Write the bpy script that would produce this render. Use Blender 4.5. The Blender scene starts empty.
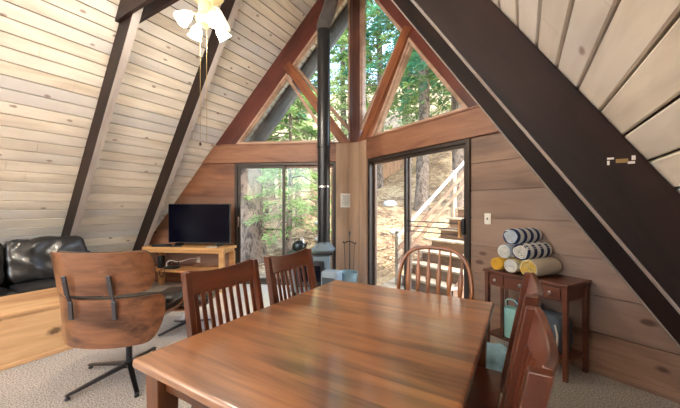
import bpy, bmesh, math, random
from mathutils import Vector, Matrix
random.seed(7)
C = bpy.context.scene.collection
PI = math.pi
# ------------------------------------------------------------------ layout
CT = 0.6738                       # roof: horizontal run per metre of height
XC, RIDGE, HALF = -2.389, 5.705, 3.844
YA, TP = 4.529, 0.4752            # prow apex and plan slope of the prow walls
PHI = math.atan(TP); CP, SP = math.cos(PHI), math.sin(PHI)
def roof_u(u): return RIDGE - u*CP/CT      # roof height above a point u along a prow wall

# ------------------------------------------------------------------ mesh helper
class MB:
    def __init__(s): s.v = []; s.f = []; s.m = []
    def add(s, vs, fs, mi=0):
        n = len(s.v); s.v += [tuple(v) for v in vs]
        for f in fs: s.f.append([i+n for i in f]); s.m.append(mi)
        return s
    def box(s, a, b, M=None, mi=0):
        x0,y0,z0 = a; x1,y1,z1 = b
        vs = [Vector(p) for p in ((x0,y0,z0),(x1,y0,z0),(x1,y1,z0),(x0,y1,z0),(x0,y0,z1),(x1,y0,z1),(x1,y1,z1),(x0,y1,z1))]
        if M is not None: vs = [M @ v for v in vs]
        return s.add(vs, [(0,3,2,1),(4,5,6,7),(0,1,5,4),(1,2,6,5),(2,3,7,6),(3,0,4,7)], mi)
    def bar(s, p, q, w, d, up=(0,0,1), mi=0, w2=None, d2=None):
        p = Vector(p); q = Vector(q); z = (q-p).normalized(); x = Vector(up).cross(z)
        if x.length < 1e-4: x = Vector((1,0,0))
        x.normalize(); y = z.cross(x); w2 = w2 or w; d2 = d2 or d
        vs = [p+x*a*w/2+y*b*d/2 for a,b in ((-1,-1),(1,-1),(1,1),(-1,1))]+[q+x*a*w2/2+y*b*d2/2 for a,b in ((-1,-1),(1,-1),(1,1),(-1,1))]
        return s.add(vs, [(3,2,1,0),(4,5,6,7),(0,1,5,4),(1,2,6,5),(2,3,7,6),(3,0,4,7)], mi)
    def prism(s, pts, y0, y1, mi=0, M=None):          # polygon in x-z, extruded along y
        n = len(pts); vs = [Vector((x,y0,z)) for x,z in pts]+[Vector((x,y1,z)) for x,z in pts]
        if M is not None: vs = [M @ v for v in vs]
        return s.add(vs, [list(range(n)), list(range(2*n-1,n-1,-1))]+[(i+n,(i+1)%n+n,(i+1)%n,i) for i in range(n)], mi)
    def slab(s, pts, z0, z1, mi=0):                    # polygon in x-y, extruded along z
        n = len(pts); vs = [(x,y,z0) for x,y in pts]+[(x,y,z1) for x,y in pts]
        return s.add(vs, [list(range(n-1,-1,-1)), list(range(n,2*n))]+[(i,(i+1)%n,(i+1)%n+n,i+n) for i in range(n)], mi)
    def tube(s, pts, r, seg=10, mi=0, flat=1.0, cap=True, side=None):
        pts = [Vector(p) for p in pts]; n = len(pts)
        rs = r if isinstance(r,(list,tuple)) else [r]*n
        prev = None; base = len(s.v); vs = []
        for i,p in enumerate(pts):
            t = (pts[min(i+1,n-1)]-pts[max(i-1,0)]).normalized()
            if prev is None:
                a = Vector(side) if side else (Vector((0,0,1)) if abs(t.z)<.9 else Vector((1,0,0)))
            else: a = prev
            a = (a - t*a.dot(t)).normalized(); prev = a; b = t.cross(a)
            for k in range(seg):
                th = 2*PI*k/seg; vs.append(p + a*math.cos(th)*rs[i] + b*math.sin(th)*rs[i]*flat)
        fs = [(i*seg+k, i*seg+(k+1)%seg, (i+1)*seg+(k+1)%seg, (i+1)*seg+k) for i in range(n-1) for k in range(seg)]
        if cap: fs += [list(range(seg-1,-1,-1)), [(n-1)*seg+k for k in range(seg)]]
        return s.add(vs, fs, mi)
    def lathe(s, prof, seg=24, M=None, mi=0):          # (r,z) profile about z
        vs = []
        for r,z in prof:
            for k in range(seg):
                th = 2*PI*k/seg; v = Vector((max(r,1e-4)*math.cos(th), max(r,1e-4)*math.sin(th), z)); vs.append(M @ v if M is not None else v)
        n = len(prof)
        return s.add(vs, [(i*seg+k, i*seg+(k+1)%seg, (i+1)*seg+(k+1)%seg, (i+1)*seg+k) for i in range(n-1) for k in range(seg)], mi)
    def grid(s, fn, nu, nv, th=0.0, mi=0):             # sheet fn(u,v) with thickness th
        P = [[Vector(fn(i/nu, j/nv)) for j in range(nv+1)] for i in range(nu+1)]
        vs = [p for row in P for p in row]; W = nv+1
        fs = [(i*W+j,(i+1)*W+j,(i+1)*W+j+1,i*W+j+1) for i in range(nu) for j in range(nv)]
        if th:
            N = []
            for i in range(nu+1):
                for j in range(nv+1):
                    a = P[min(i+1,nu)][j]-P[max(i-1,0)][j]; b = P[i][min(j+1,nv)]-P[i][max(j-1,0)]
                    c = a.cross(b); N.append(c.normalized() if c.length > 1e-9 else Vector((0,0,1)))
            K = len(vs); vs = vs + [v + nn*th for v,nn in zip(vs,N)]
            fs = [tuple(reversed(f)) for f in fs] + [tuple(q+K for q in f) for f in fs]
            for i in range(nu):
                fs += [(i*W,(i+1)*W,(i+1)*W+K,i*W+K), ((i+1)*W+nv,i*W+nv,i*W+nv+K,(i+1)*W+nv+K)]
            for j in range(nv):
                fs += [(j+1,j,j+K,j+1+K), (nu*W+j,nu*W+j+1,nu*W+j+1+K,nu*W+j+K)]
        return s.add(vs, fs, mi)
    def build(s, name, mats, parent=None, bevel=0, sub=0, smooth=35, seg=2, kind=None, label=None):
        me = bpy.data.meshes.new(name); me.from_pydata(s.v, [], s.f)
        for m in (mats if isinstance(mats,(list,tuple)) else [mats]): me.materials.append(m)
        for p,mi in zip(me.polygons, s.m): p.material_index = mi
        bm = bmesh.new(); bm.from_mesh(me); bmesh.ops.recalc_face_normals(bm, faces=bm.faces); bm.to_mesh(me); bm.free()
        if smooth:
            for p in me.polygons: p.use_smooth = True
            me.set_sharp_from_angle(angle=math.radians(smooth))
        o = bpy.data.objects.new(name, me); C.objects.link(o)
        if parent: o.parent = parent
        if bevel:
            b = o.modifiers.new('bevel','BEVEL'); b.width = bevel; b.segments = seg; b.limit_method = 'ANGLE'; b.angle_limit = math.radians(40)
        if sub:
            m = o.modifiers.new('sub','SUBSURF'); m.levels = sub; m.render_levels = sub
        if kind: o['kind'] = kind
        if label: o['label'] = label
        return o
def thing(name, label, cat, loc=(0,0,0), rz=0, group=None, kind=None):
    o = bpy.data.objects.new(name, None); C.objects.link(o); o.location = loc; o.rotation_euler = (0,0,rz)
    o.empty_display_size = .1
    if kind: o['kind'] = kind
    if label: o['label'] = label; o['category'] = cat
    if group: o['group'] = group
    return o
def tag(o, label, cat, group=None):
    o['label'] = label; o['category'] = cat
    if group: o['group'] = group
    return o
def dup(root, loc, rz, label, group=None):
    r = root.copy(); C.objects.link(r); r.location = loc; r.rotation_euler = (0,0,rz); r['label'] = label
    if group: r['group'] = group
    for ch in list(root.children):
        c = ch.copy(); C.objects.link(c); c.parent = r
        for g in list(ch.children):
            d = g.copy(); C.objects.link(d); d.parent = c
    return r
def rbox(mb, a, b, r=.02, n=3, mi=0, M=None):
    """soft-edged box (superellipsoid-like shell)"""
    cx,cy,cz = [(a[i]+b[i])/2 for i in range(3)]; hx,hy,hz = [(b[i]-a[i])/2 for i in range(3)]
    bm = bmesh.new(); bmesh.ops.create_cube(bm, size=2)
    for v in bm.verts: v.co = Vector((v.co.x*hx, v.co.y*hy, v.co.z*hz))
    bmesh.ops.bevel(bm, geom=bm.edges[:], offset=min(r,hx*.98,hy*.98,hz*.98), segments=n, profile=.5, affect='EDGES')
    vs = [v.co+Vector((cx,cy,cz)) for v in bm.verts]
    if M is not None: vs = [M @ v for v in vs]
    for i,v in enumerate(bm.verts): v.index = i
    mb.add(vs, [[v.index for v in f.verts] for f in bm.faces], mi); bm.free()
    return mb

# ------------------------------------------------------------------ materials
def mat(name):
    m = bpy.data.materials.new(name); m.use_nodes = True
    nt = m.node_tree; return m, nt, nt.nodes['Principled BSDF']
def N(nt, t, **kw):
    n = nt.nodes.new(t)
    for k,v in kw.items():
        if k.startswith('i_'):
            key = k[2:]; key = int(key) if key.isdigit() else key.replace('_',' ')
            n.inputs[key].default_value = v
        else: setattr(n,k,v)
    return n
def L(nt,a,b): nt.links.new(a,b)
def col(c): return (c[0],c[1],c[2],1)
def srgb(r,g,b):
    f = lambda c: (c/255/12.92) if c/255 <= .04045 else ((c/255+.055)/1.055)**2.4
    return (f(r),f(g),f(b))
def plain(name, c, rough=.5, metal=0, coat=0, spec=.5, noise=0, nscale=20, bump=0, emit=None, es=0, trans=0):
    m,nt,b = mat(name)
    b.inputs['Base Color'].default_value = col(c); b.inputs['Roughness'].default_value = rough
    b.inputs['Metallic'].default_value = metal; b.inputs['Coat Weight'].default_value = coat
    b.inputs['Specular IOR Level'].default_value = spec
    if trans: b.inputs['Transmission Weight'].default_value = trans
    tc = N(nt,'ShaderNodeTexCoord'); no = N(nt,'ShaderNodeTexNoise', i_Scale=nscale, i_Detail=5.0); L(nt,tc.outputs['Object'],no.inputs['Vector'])
    mx = N(nt,'ShaderNodeMixRGB', blend_type='MULTIPLY'); mx.inputs[0].default_value = 1
    rp = N(nt,'ShaderNodeMapRange', i_3=1-noise, i_4=1+noise); L(nt,no.outputs['Fac'],rp.inputs[0])
    mx.inputs[1].default_value = col(c); L(nt,rp.outputs[0],mx.inputs[2]); L(nt,mx.outputs[0],b.inputs['Base Color'])
    if bump:
        bp = N(nt,'ShaderNodeBump', i_Strength=bump, i_Distance=.01); L(nt,no.outputs['Fac'],bp.inputs['Height']); L(nt,bp.outputs[0],b.inputs['Normal'])
    if emit: b.inputs['Emission Color'].default_value = col(emit); b.inputs['Emission Strength'].default_value = es
    return m
def wood(name, dark, light, axis='X', scale=1.0, rough=.45, coat=0, plank=None, pvar=.25, knots=0, knotcol=None, grey=None, bump=.15, stretch=9, contrast=1.0, coat_rough=.15, world=False, spec=.5, ring=0.35, coat_ior=1.5, kr=.02, kflat=None):
    """grain runs along `axis` (object space). plank=(axis,width,offset) gives each board its own tone."""
    m,nt,b = mat(name)
    tc = N(nt,'ShaderNodeTexCoord'); src = tc.outputs['Object']
    if world: src = N(nt,'ShaderNodeNewGeometry').outputs['Position']
    vec = src; rnd = None
    if plank:
        sp = N(nt,'ShaderNodeSeparateXYZ'); L(nt,src,sp.inputs[0])
        ad = N(nt,'ShaderNodeMath', operation='SUBTRACT', i_1=plank[2]); L(nt,sp.outputs[plank[0]],ad.inputs[0])
        dv = N(nt,'ShaderNodeMath', operation='DIVIDE', i_1=plank[1]); L(nt,ad.outputs[0],dv.inputs[0])
        fl = N(nt,'ShaderNodeMath', operation='FLOOR'); L(nt,dv.outputs[0],fl.inputs[0])
        idx = fl.outputs[0]
        wn = N(nt,'ShaderNodeTexWhiteNoise', noise_dimensions='1D'); L(nt,idx,wn.inputs['W'])
        rnd = wn
        sc = N(nt,'ShaderNodeVectorMath', operation='SCALE', i_Scale=17.0); L(nt,wn.outputs['Color'],sc.inputs[0])
        va = N(nt,'ShaderNodeVectorMath', operation='ADD'); L(nt,src,va.inputs[0]); L(nt,sc.outputs[0],va.inputs[1]); vec = va.outputs[0]
    st = {'X':(1,stretch,stretch),'Y':(stretch,1,stretch),'Z':(stretch,stretch,1)}[axis]
    mp = N(nt,'ShaderNodeMapping'); mp.inputs['Scale'].default_value = [q*scale for q in st]; L(nt,vec,mp.inputs['Vector'])
    n1 = N(nt,'ShaderNodeTexNoise', i_Scale=1.6, i_Detail=7.0, i_Roughness=.62, i_Distortion=.7); L(nt,mp.outputs[0],n1.inputs['Vector'])
    mp2 = N(nt,'ShaderNodeMapping'); mp2.inputs['Scale'].default_value = [q*scale*(1 if q==1 else .35) for q in st]; L(nt,vec,mp2.inputs['Vector'])
    n2 = N(nt,'ShaderNodeTexNoise', i_Scale=.9, i_Detail=2.0, i_Distortion=.4); L(nt,mp2.outputs[0],n2.inputs['Vector'])
    ml = N(nt,'ShaderNodeMath', operation='MULTIPLY', i_1=14.0); L(nt,n2.outputs['Fac'],ml.inputs[0])
    sn = N(nt,'ShaderNodeMath', operation='SINE'); L(nt,ml.outputs[0],sn.inputs[0])
    s2 = N(nt,'ShaderNodeMath', operation='MULTIPLY', i_1=.18*ring/.35); L(nt,sn.outputs[0],s2.inputs[0])
    sm = N(nt,'ShaderNodeMath', operation='ADD'); L(nt,n1.outputs['Fac'],sm.inputs[0]); L(nt,s2.outputs[0],sm.inputs[1])
    rp = N(nt,'ShaderNodeMapRange', i_1=.5-.3/contrast, i_2=.5+.3/contrast); L(nt,sm.outputs[0],rp.inputs[0])
    mx = N(nt,'ShaderNodeMixRGB'); mx.inputs[1].default_value = col(dark); mx.inputs[2].default_value = col(light); L(nt,rp.outputs[0],mx.inputs[0])
    out = mx.outputs[0]
    if rnd:
        pr = N(nt,'ShaderNodeMapRange', i_3=1-pvar, i_4=1+pvar); L(nt,rnd.outputs['Value'],pr.inputs[0])
        m2 = N(nt,'ShaderNodeMixRGB', blend_type='MULTIPLY'); m2.inputs[0].default_value = 1; L(nt,out,m2.inputs[1]); L(nt,pr.outputs[0],m2.inputs[2]); out = m2.outputs[0]
        if grey:
            sp2 = N(nt,'ShaderNodeSeparateXYZ'); L(nt,rnd.outputs['Color'],sp2.inputs[0])
            nz = N(nt,'ShaderNodeTexNoise', i_Scale=1.3, i_Detail=3.0); L(nt,vec,nz.inputs['Vector'])
            a2 = N(nt,'ShaderNodeMath', operation='MULTIPLY'); L(nt,sp2.outputs[1],a2.inputs[0]); L(nt,nz.outputs['Fac'],a2.inputs[1])
            r3 = N(nt,'ShaderNodeMapRange', i_1=.1, i_2=.5, i_3=0, i_4=.9); L(nt,a2.outputs[0],r3.inputs[0])
            m3 = N(nt,'ShaderNodeMixRGB'); L(nt,r3.outputs[0],m3.inputs[0]); L(nt,out,m3.inputs[1]); m3.inputs[2].default_value = col(grey); out = m3.outputs[0]
    if knots:
        mk = N(nt,'ShaderNodeMapping'); ksc = list({'X':(.55,1,1),'Y':(1,.55,1),'Z':(1,1,.55)}[axis])
        mk.inputs['Scale'].default_value = ksc; L(nt,vec,mk.inputs['Vector'])
        ks = N(nt,'ShaderNodeSeparateXYZ'); L(nt,mk.outputs[0],ks.inputs[0]); kc = N(nt,'ShaderNodeCombineXYZ')
        fa = {'X':(1,2),'Y':(0,2),'Z':(0,1),None:(0,1)}[kflat]; L(nt,ks.outputs[fa[0]],kc.inputs[0]); L(nt,ks.outputs[fa[1]],kc.inputs[1])
        wob = N(nt,'ShaderNodeTexNoise', i_Scale=knots*5.0, i_Detail=2.0); L(nt,vec,wob.inputs['Vector'])
        vo = N(nt,'ShaderNodeTexVoronoi', voronoi_dimensions='2D', i_Scale=knots, i_Randomness=1.0); L(nt,kc.outputs[0],vo.inputs['Vector'])
        vs_ = N(nt,'ShaderNodeSeparateXYZ'); L(nt,vo.outputs['Color'],vs_.inputs[0])
        gt = N(nt,'ShaderNodeMath', operation='LESS_THAN', i_1=.75); L(nt,vs_.outputs[0],gt.inputs[0])
        wd = N(nt,'ShaderNodeMath', operation='MULTIPLY_ADD', i_1=kr*knots*1.2, i_2=-kr*knots*.6); L(nt,wob.outputs['Fac'],wd.inputs[0])
        da = N(nt,'ShaderNodeMath', operation='ADD'); L(nt,vo.outputs['Distance'],da.inputs[0]); L(nt,wd.outputs[0],da.inputs[1])
        kq = N(nt,'ShaderNodeMapRange', i_1=kr*.45*knots, i_2=kr*knots, i_3=.8, i_4=0); L(nt,da.outputs[0],kq.inputs[0]); km = N(nt,'ShaderNodeMath', operation='MULTIPLY'); L(nt,kq.outputs[0],km.inputs[0]); L(nt,gt.outputs[0],km.inputs[1])
        m4 = N(nt,'ShaderNodeMixRGB'); L(nt,km.outputs[0],m4.inputs[0]); L(nt,out,m4.inputs[1]); m4.inputs[2].default_value = col(knotcol or dark); out = m4.outputs[0]
    L(nt,out,b.inputs['Base Color'])
    b.inputs['Roughness'].default_value = rough; b.inputs['Coat Weight'].default_value = coat; b.inputs['Coat Roughness'].default_value = coat_rough; b.inputs['Coat IOR'].default_value = coat_ior
    b.inputs['Specular IOR Level'].default_value = spec
    if bump:
        bp = N(nt,'ShaderNodeBump', i_Strength=bump, i_Distance=.004); L(nt,sm.outputs[0],bp.inputs['Height']); L(nt,bp.outputs[0],b.inputs['Normal'])
    return m
CEIL = wood('whitewashed_pine', srgb(206,192,174), srgb(240,229,212), 'Y', .8, .5, plank=('X',.1366,0), pvar=.09, knots=3.4, kr=.019, kflat='Z', knotcol=srgb(134,108,94), grey=srgb(202,199,198), bump=.05, contrast=1.35)
WALLM = wood('cedar_planks', srgb(92,52,34), srgb(158,104,72), 'X', .9, .5, plank=('Z',.295,.03), pvar=.22, knots=1.7, kr=.03, kflat='Y', knotcol=srgb(70,35,22), grey=srgb(140,104,82), bump=.2)
WALLR = wood('greyed_cedar_planks', srgb(94,68,54), srgb(158,124,102), 'X', .9, .5, plank=('Z',.295,.03), pvar=.16, knots=1.7, kr=.03, kflat='Y', knotcol=srgb(72,42,28), grey=srgb(152,130,116), bump=.2)
HEADM = wood('header_cedar', srgb(104,62,44), srgb(160,112,84), 'X', 1.0, .5, knots=.9, knotcol=srgb(90,45,28), bump=.15)
GABM = wood('gable_rafter_cedar', srgb(72,32,26), srgb(112,56,44), 'X', 1.0, .4, bump=.15, coat=.2)
BRACEM = wood('brace_cedar', srgb(104,54,30), srgb(158,94,56), 'X', 1.0, .4, bump=.15, coat=.2)
MULLM = wood('mullion_cedar', srgb(74,42,36), srgb(118,74,60), 'Z', 1.0, .5, bump=.15)
POSTM = wood('post_boards', srgb(156,128,106), srgb(186,156,130), 'Z', .8, .55, bump=.08)
DARKM = wood('dark_stained_beam', srgb(12,5,4), srgb(42,23,18), 'X', .9, .5, bump=.25, knots=1.0, knotcol=srgb(10,5,4), spec=.35, kr=.035, kflat='Y', contrast=1.3)
TRIMM = wood('pale_moulding', srgb(150,118,98), srgb(200,168,146), 'X', 1.0, .5, bump=0)
TABLEM = wood('honey_table_top', srgb(94,54,28), srgb(160,104,60), 'X', 1.0, .3, coat=1.0, coat_ior=2.2, contrast=1.3, plank=('Y',.13,.02), pvar=.12, bump=.05, coat_rough=.17, stretch=12)
TLEGM = wood('honey_table_frame', srgb(66,32,14), srgb(124,70,34), 'Z', 1.0, .35, coat=.3, bump=.05)
CHAIRM = wood('cherry_chair_wood', srgb(60,26,14), srgb(112,54,28), 'Z', 1.2, .3, coat=.5, bump=.04, stretch=7)
CRESTM = wood('cherry_crest_rail', srgb(68,30,17), srgb(122,62,36), 'X', 1.2, .3, coat=.8, bump=.03, stretch=7, coat_rough=.2)
OAKM = wood('golden_oak', srgb(104,56,20), srgb(168,102,44), 'Z', 1.2, .35, coat=.3, bump=.04)
SHELLM = wood('walnut_ply', srgb(70,38,24), srgb(140,92,62), 'X', 1.3, .3, coat=.4, bump=.02, stretch=12, contrast=1.2, coat_rough=.2)
PINEM = wood('knotty_pine', srgb(172,122,78), srgb(218,178,132), 'Y', .8, .5, plank=('Z',.4,.0), pvar=.06, knots=3.4, kr=.04, kflat='X', knotcol=srgb(74,40,22), bump=.05, coat=.1)
STANDM = wood('pine_stand', srgb(172,116,64), srgb(214,164,106), 'X', 1.0, .45, bump=.05, knots=3, knotcol=srgb(110,64,34))
SIDEM = wood('dark_cherry_console', srgb(62,30,20), srgb(112,62,42), 'X', 1.2, .4, coat=.3, bump=.05)
FENCEM = wood('weathered_fence', srgb(110,78,56), srgb(164,124,92), 'Z', 1.0, .8, plank=('X',.15,0), pvar=.2, bump=.2)
DECKW = wood('weathered_stair_wood', srgb(128,110,94), srgb(184,166,144), 'X', 1.0, .7, bump=.1)
RISERM = wood('brown_riser_wood', srgb(84,62,48), srgb(128,98,76), 'Y', 1.0, .8)
RAILW = plain('painted_handrail', srgb(186,180,172), .5)
SHEATH = plain('dark_roof_sheathing', srgb(70,48,36), .9)
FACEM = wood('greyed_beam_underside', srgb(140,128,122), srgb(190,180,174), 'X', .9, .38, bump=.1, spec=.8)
SOFFM = plain('grey_fascia', srgb(104,106,112), .8, noise=.3, nscale=9)
BRONZE = plain('bronze_aluminium', srgb(66,58,54), .4, metal=.6)
BRONZEL = plain('bronze_sash', srgb(112,92,80), .4, metal=.4)
BLACK = plain('black_enamel', (.012,.012,.013), .3, spec=.6)
BLACKM = plain('black_plastic', (.015,.015,.017), .45)
PIPEM = plain('stovepipe_steel', (.02,.02,.022), .3, metal=.3, spec=.7)
PIPEG = plain('grey_chimney_pipe', srgb(120,116,116), .4, metal=.7, noise=.3, nscale=14)
STOVEM = plain('grey_blue_enamel', srgb(108,122,130), .25, coat=.5)
CHROME = plain('chrome', srgb(200,200,205), .15, metal=1)
ALU = plain('brushed_aluminium', srgb(96,96,102), .28, metal=1)
LEATHER = plain('black_leather', (.014,.013,.014), .3, coat=.15, noise=.3, nscale=8, bump=.25, spec=.7)
SCREEN = plain('tv_screen', (.002,.002,.008), .2, spec=.2)
WHITEP = plain('white_plastic', srgb(232,228,214), .4)
PAPER = plain('paper', srgb(236,234,228), .7, noise=.04, nscale=60)
INK = plain('ink', srgb(120,120,122), .8)
BRASS = plain('antique_brass', srgb(176,150,100), .35, metal=.8)
NICKEL = plain('nickel_knob', srgb(205,205,205), .25, metal=.9)
FANM = plain('fan_cream_metal', srgb(214,200,160), .35, metal=.2)
BLADEM = wood('fan_blade_whitewash', srgb(196,184,160), srgb(222,212,190), 'X', 1, .4, bump=0)
GLOBE = plain('lit_frosted_glass', srgb(255,240,210), .5, emit=(1,.86,.62), es=5)
BUCKETM = plain('galvanised_steel', srgb(150,172,176), .35, metal=.7, noise=.25, nscale=12)
TILE = plain('pale_hearth_tile', srgb(240,240,242), .15, spec=.8, noise=.05, nscale=5)
ROCKM = plain('grey_rock', srgb(170,168,165), .9, noise=.25, nscale=4, bump=.4)
BARKM = wood('bark', srgb(52,42,36), srgb(120,102,88), 'Z', 5.0, .95, bump=1.0, stretch=5, contrast=1.4)
TEAL = plain('pale_teal_canvas', srgb(150,206,206), .8, noise=.06)
BLUEB = plain('blue_cloth', srgb(22,70,120), .6, noise=.2, bump=.4)
GREYB = plain('grey_cloth', srgb(74,82,92), .8, noise=.2, bump=.3)
TOWW = plain('white_terry', srgb(224,222,214), .95, noise=.08, nscale=120, bump=.5)
CORDM = plain('white_cord', srgb(220,216,208), .6)

def carpet():
    m,nt,b = mat('carpet'); tc = N(nt,'ShaderNodeTexCoord')
    n1 = N(nt,'ShaderNodeTexNoise', i_Scale=95.0, i_Detail=3.0, i_Roughness=.8); L(nt,tc.outputs['Object'],n1.inputs['Vector'])
    n2 = N(nt,'ShaderNodeTexNoise', i_Scale=3.0, i_Detail=4.0); L(nt,tc.outputs['Object'],n2.inputs['Vector'])
    rp = N(nt,'ShaderNodeValToRGB'); e = rp.color_ramp.elements; e[0].position=.33; e[0].color=col(srgb(96,84,74)); e[1].position=.62; e[1].color=col(srgb(226,218,208))
    L(nt,n1.outputs['Fac'],rp.inputs[0])
    r2 = N(nt,'ShaderNodeMapRange', i_3=.88, i_4=1.1); L(nt,n2.outputs['Fac'],r2.inputs[0])
    mx = N(nt,'ShaderNodeMixRGB', blend_type='MULTIPLY'); mx.inputs[0].default_value=1; L(nt,rp.outputs[0],mx.inputs[1]); L(nt,r2.outputs[0],mx.inputs[2])
    L(nt,mx.outputs[0],b.inputs['Base Color']); b.inputs['Roughness'].default_value=.95; b.inputs['Specular IOR Level'].default_value=.2
    bp = N(nt,'ShaderNodeBump', i_Strength=.8, i_Distance=.02); L(nt,n1.outputs['Fac'],bp.inputs['Height']); L(nt,bp.outputs[0],b.inputs['Normal'])
    return m
CARPET = carpet()
def litter():
    m,nt,b = mat('leaf_litter'); tc = N(nt,'ShaderNodeTexCoord')
    n1 = N(nt,'ShaderNodeTexNoise', i_Scale=5.0, i_Detail=9.0, i_Roughness=.75); L(nt,tc.outputs['Object'],n1.inputs['Vector'])
    n2 = N(nt,'ShaderNodeTexNoise', i_Scale=.7, i_Detail=3.0); L(nt,tc.outputs['Object'],n2.inputs['Vector'])
    ad = N(nt,'ShaderNodeMath', operation='MULTIPLY_ADD', i_1=.6, i_2=-.15); L(nt,n2.outputs['Fac'],ad.inputs[0])
    s = N(nt,'ShaderNodeMath', operation='ADD'); L(nt,n1.outputs['Fac'],s.inputs[0]); L(nt,ad.outputs[0],s.inputs[1])
    rp = N(nt,'ShaderNodeValToRGB'); cr = rp.color_ramp
    cr.elements[0].position=.45; cr.elements[0].color=col(srgb(74,54,40)); cr.elements[1].position=.85; cr.elements[1].color=col(srgb(196,172,134))
    q = cr.elements.new(.62); q.color = col(srgb(142,112,84))
    L(nt,s.outputs[0],rp.inputs[0]); L(nt,rp.outputs[0],b.inputs['Base Color']); b.inputs['Roughness'].default_value=.95
    bp = N(nt,'ShaderNodeBump', i_Strength=1.0, i_Distance=.12); L(nt,n1.outputs['Fac'],bp.inputs['Height']); L(nt,bp.outputs[0],b.inputs['Normal'])
    return m
LITTER = litter()
def leafmat(name, c1, c2):
    m,nt,b = mat(name); tc = N(nt,'ShaderNodeTexCoord')
    n1 = N(nt,'ShaderNodeTexNoise', i_Scale=1.2, i_Detail=3.0); L(nt,tc.outputs['Object'],n1.inputs['Vector'])
    mx = N(nt,'ShaderNodeMixRGB'); mx.inputs[1].default_value=col(c1); mx.inputs[2].default_value=col(c2)
    r = N(nt,'ShaderNodeMapRange', i_1=.35, i_2=.65); L(nt,n1.outputs['Fac'],r.inputs[0]); L(nt,r.outputs[0],mx.inputs[0])
    L(nt,mx.outputs[0],b.inputs['Base Color']); b.inputs['Roughness'].default_value=.6
    tr = N(nt,'ShaderNodeBsdfTranslucent'); L(nt,mx.outputs[0],tr.inputs['Color'])
    ms = N(nt,'ShaderNodeMixShader'); ms.inputs[0].default_value=.45
    L(nt,b.outputs[0],ms.inputs[1]); L(nt,tr.outputs[0],ms.inputs[2]); L(nt,ms.outputs[0],nt.nodes['Material Output'].inputs['Surface'])
    return m
LEAF_A = leafmat('conifer_green', srgb(66,98,54), srgb(150,168,96))
LEAF_B = leafmat('pale_leaf_green', srgb(134,164,98), srgb(202,208,148))
LEAF_D = leafmat('young_needle_green', srgb(84,124,66), srgb(164,190,118))
LEAF_C = leafmat('blue_green_needles', srgb(48,100,80), srgb(92,150,108))
def glassmat(name='window_glass', tint=(.96,.99,.975,1)):
    m,nt,b = mat(name); nt.nodes.remove(b)
    t = N(nt,'ShaderNodeBsdfTransparent'); t.inputs[0].default_value=tint
    g = N(nt,'ShaderNodeBsdfGlossy'); g.inputs['Roughness'].default_value=.02
    lw = N(nt,'ShaderNodeLayerWeight', i_Blend=.5); pw = N(nt,'ShaderNodeMath', operation='POWER', i_1=5.0); L(nt,lw.outputs['Facing'],pw.inputs[0])
    f = N(nt,'ShaderNodeMath', operation='MULTIPLY_ADD', i_1=.9, i_2=.022); L(nt,pw.outputs[0],f.inputs[0]); ms = N(nt,'ShaderNodeMixShader')
    L(nt,f.outputs[0],ms.inputs[0]); L(nt,t.outputs[0],ms.inputs[1]); L(nt,g.outputs[0],ms.inputs[2]); L(nt,ms.outputs[0],nt.nodes['Material Output'].inputs['Surface'])
    return m
GLASS = glassmat()
GLASSG = glassmat('green_tinted_glass', (.93,.985,.965,1))
def striped(name, c1, c2, freq):
    m,nt,b = mat(name); tc = N(nt,'ShaderNodeTexCoord'); sp = N(nt,'ShaderNodeSeparateXYZ'); L(nt,tc.outputs['Object'],sp.inputs[0])
    a = N(nt,'ShaderNodeMath', operation='MULTIPLY', i_1=freq); L(nt,sp.outputs['Y'],a.inputs[0])
    s = N(nt,'ShaderNodeMath', operation='SINE'); L(nt,a.outputs[0],s.inputs[0])
    g = N(nt,'ShaderNodeMath', operation='GREATER_THAN', i_1=.1); L(nt,s.outputs[0],g.inputs[0])
    mx = N(nt,'ShaderNodeMixRGB'); mx.inputs[1].default_value=col(c1); mx.inputs[2].default_value=col(c2); L(nt,g.outputs[0],mx.inputs[0]); L(nt,mx.outputs[0],b.inputs['Base Color'])
    b.inputs['Roughness'].default_value=.95
    n = N(nt,'ShaderNodeTexNoise', i_Scale=150.0); L(nt,tc.outputs['Object'],n.inputs['Vector']); bp = N(nt,'ShaderNodeBump', i_Strength=.5, i_Distance=.01); L(nt,n.outputs['Fac'],bp.inputs['Height']); L(nt,bp.outputs[0],b.inputs['Normal'])
    return m

# ================================================================== SETTING
YB = -3.6                                   # rear end of the room
# floor
XL0, XR0 = XC-HALF, XC+HALF
def wall_y(x): return YA-abs(x-XC)*TP
fl = MB().slab([(XL0,YB),(XR0,YB),(XR0,wall_y(XR0)),(XC,YA),(XL0,wall_y(XL0))], -.15, 0)
fl.build('floor', CARPET, kind='structure', smooth=0)
# tiled strip in front of the left sliding door and under the stove
tl = MB()
def tpoly(): return [(-5.0,2.75),(-3.9,2.62),(-3.45,2.1),(-1.95,2.1),(-1.95,wall_y(-1.95)),(XC,YA),(-5.0,wall_y(-5.0))]
tl.slab(tpoly(), 0.0, .003)
tl.build('floor', TILE, kind='structure', smooth=0)
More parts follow.
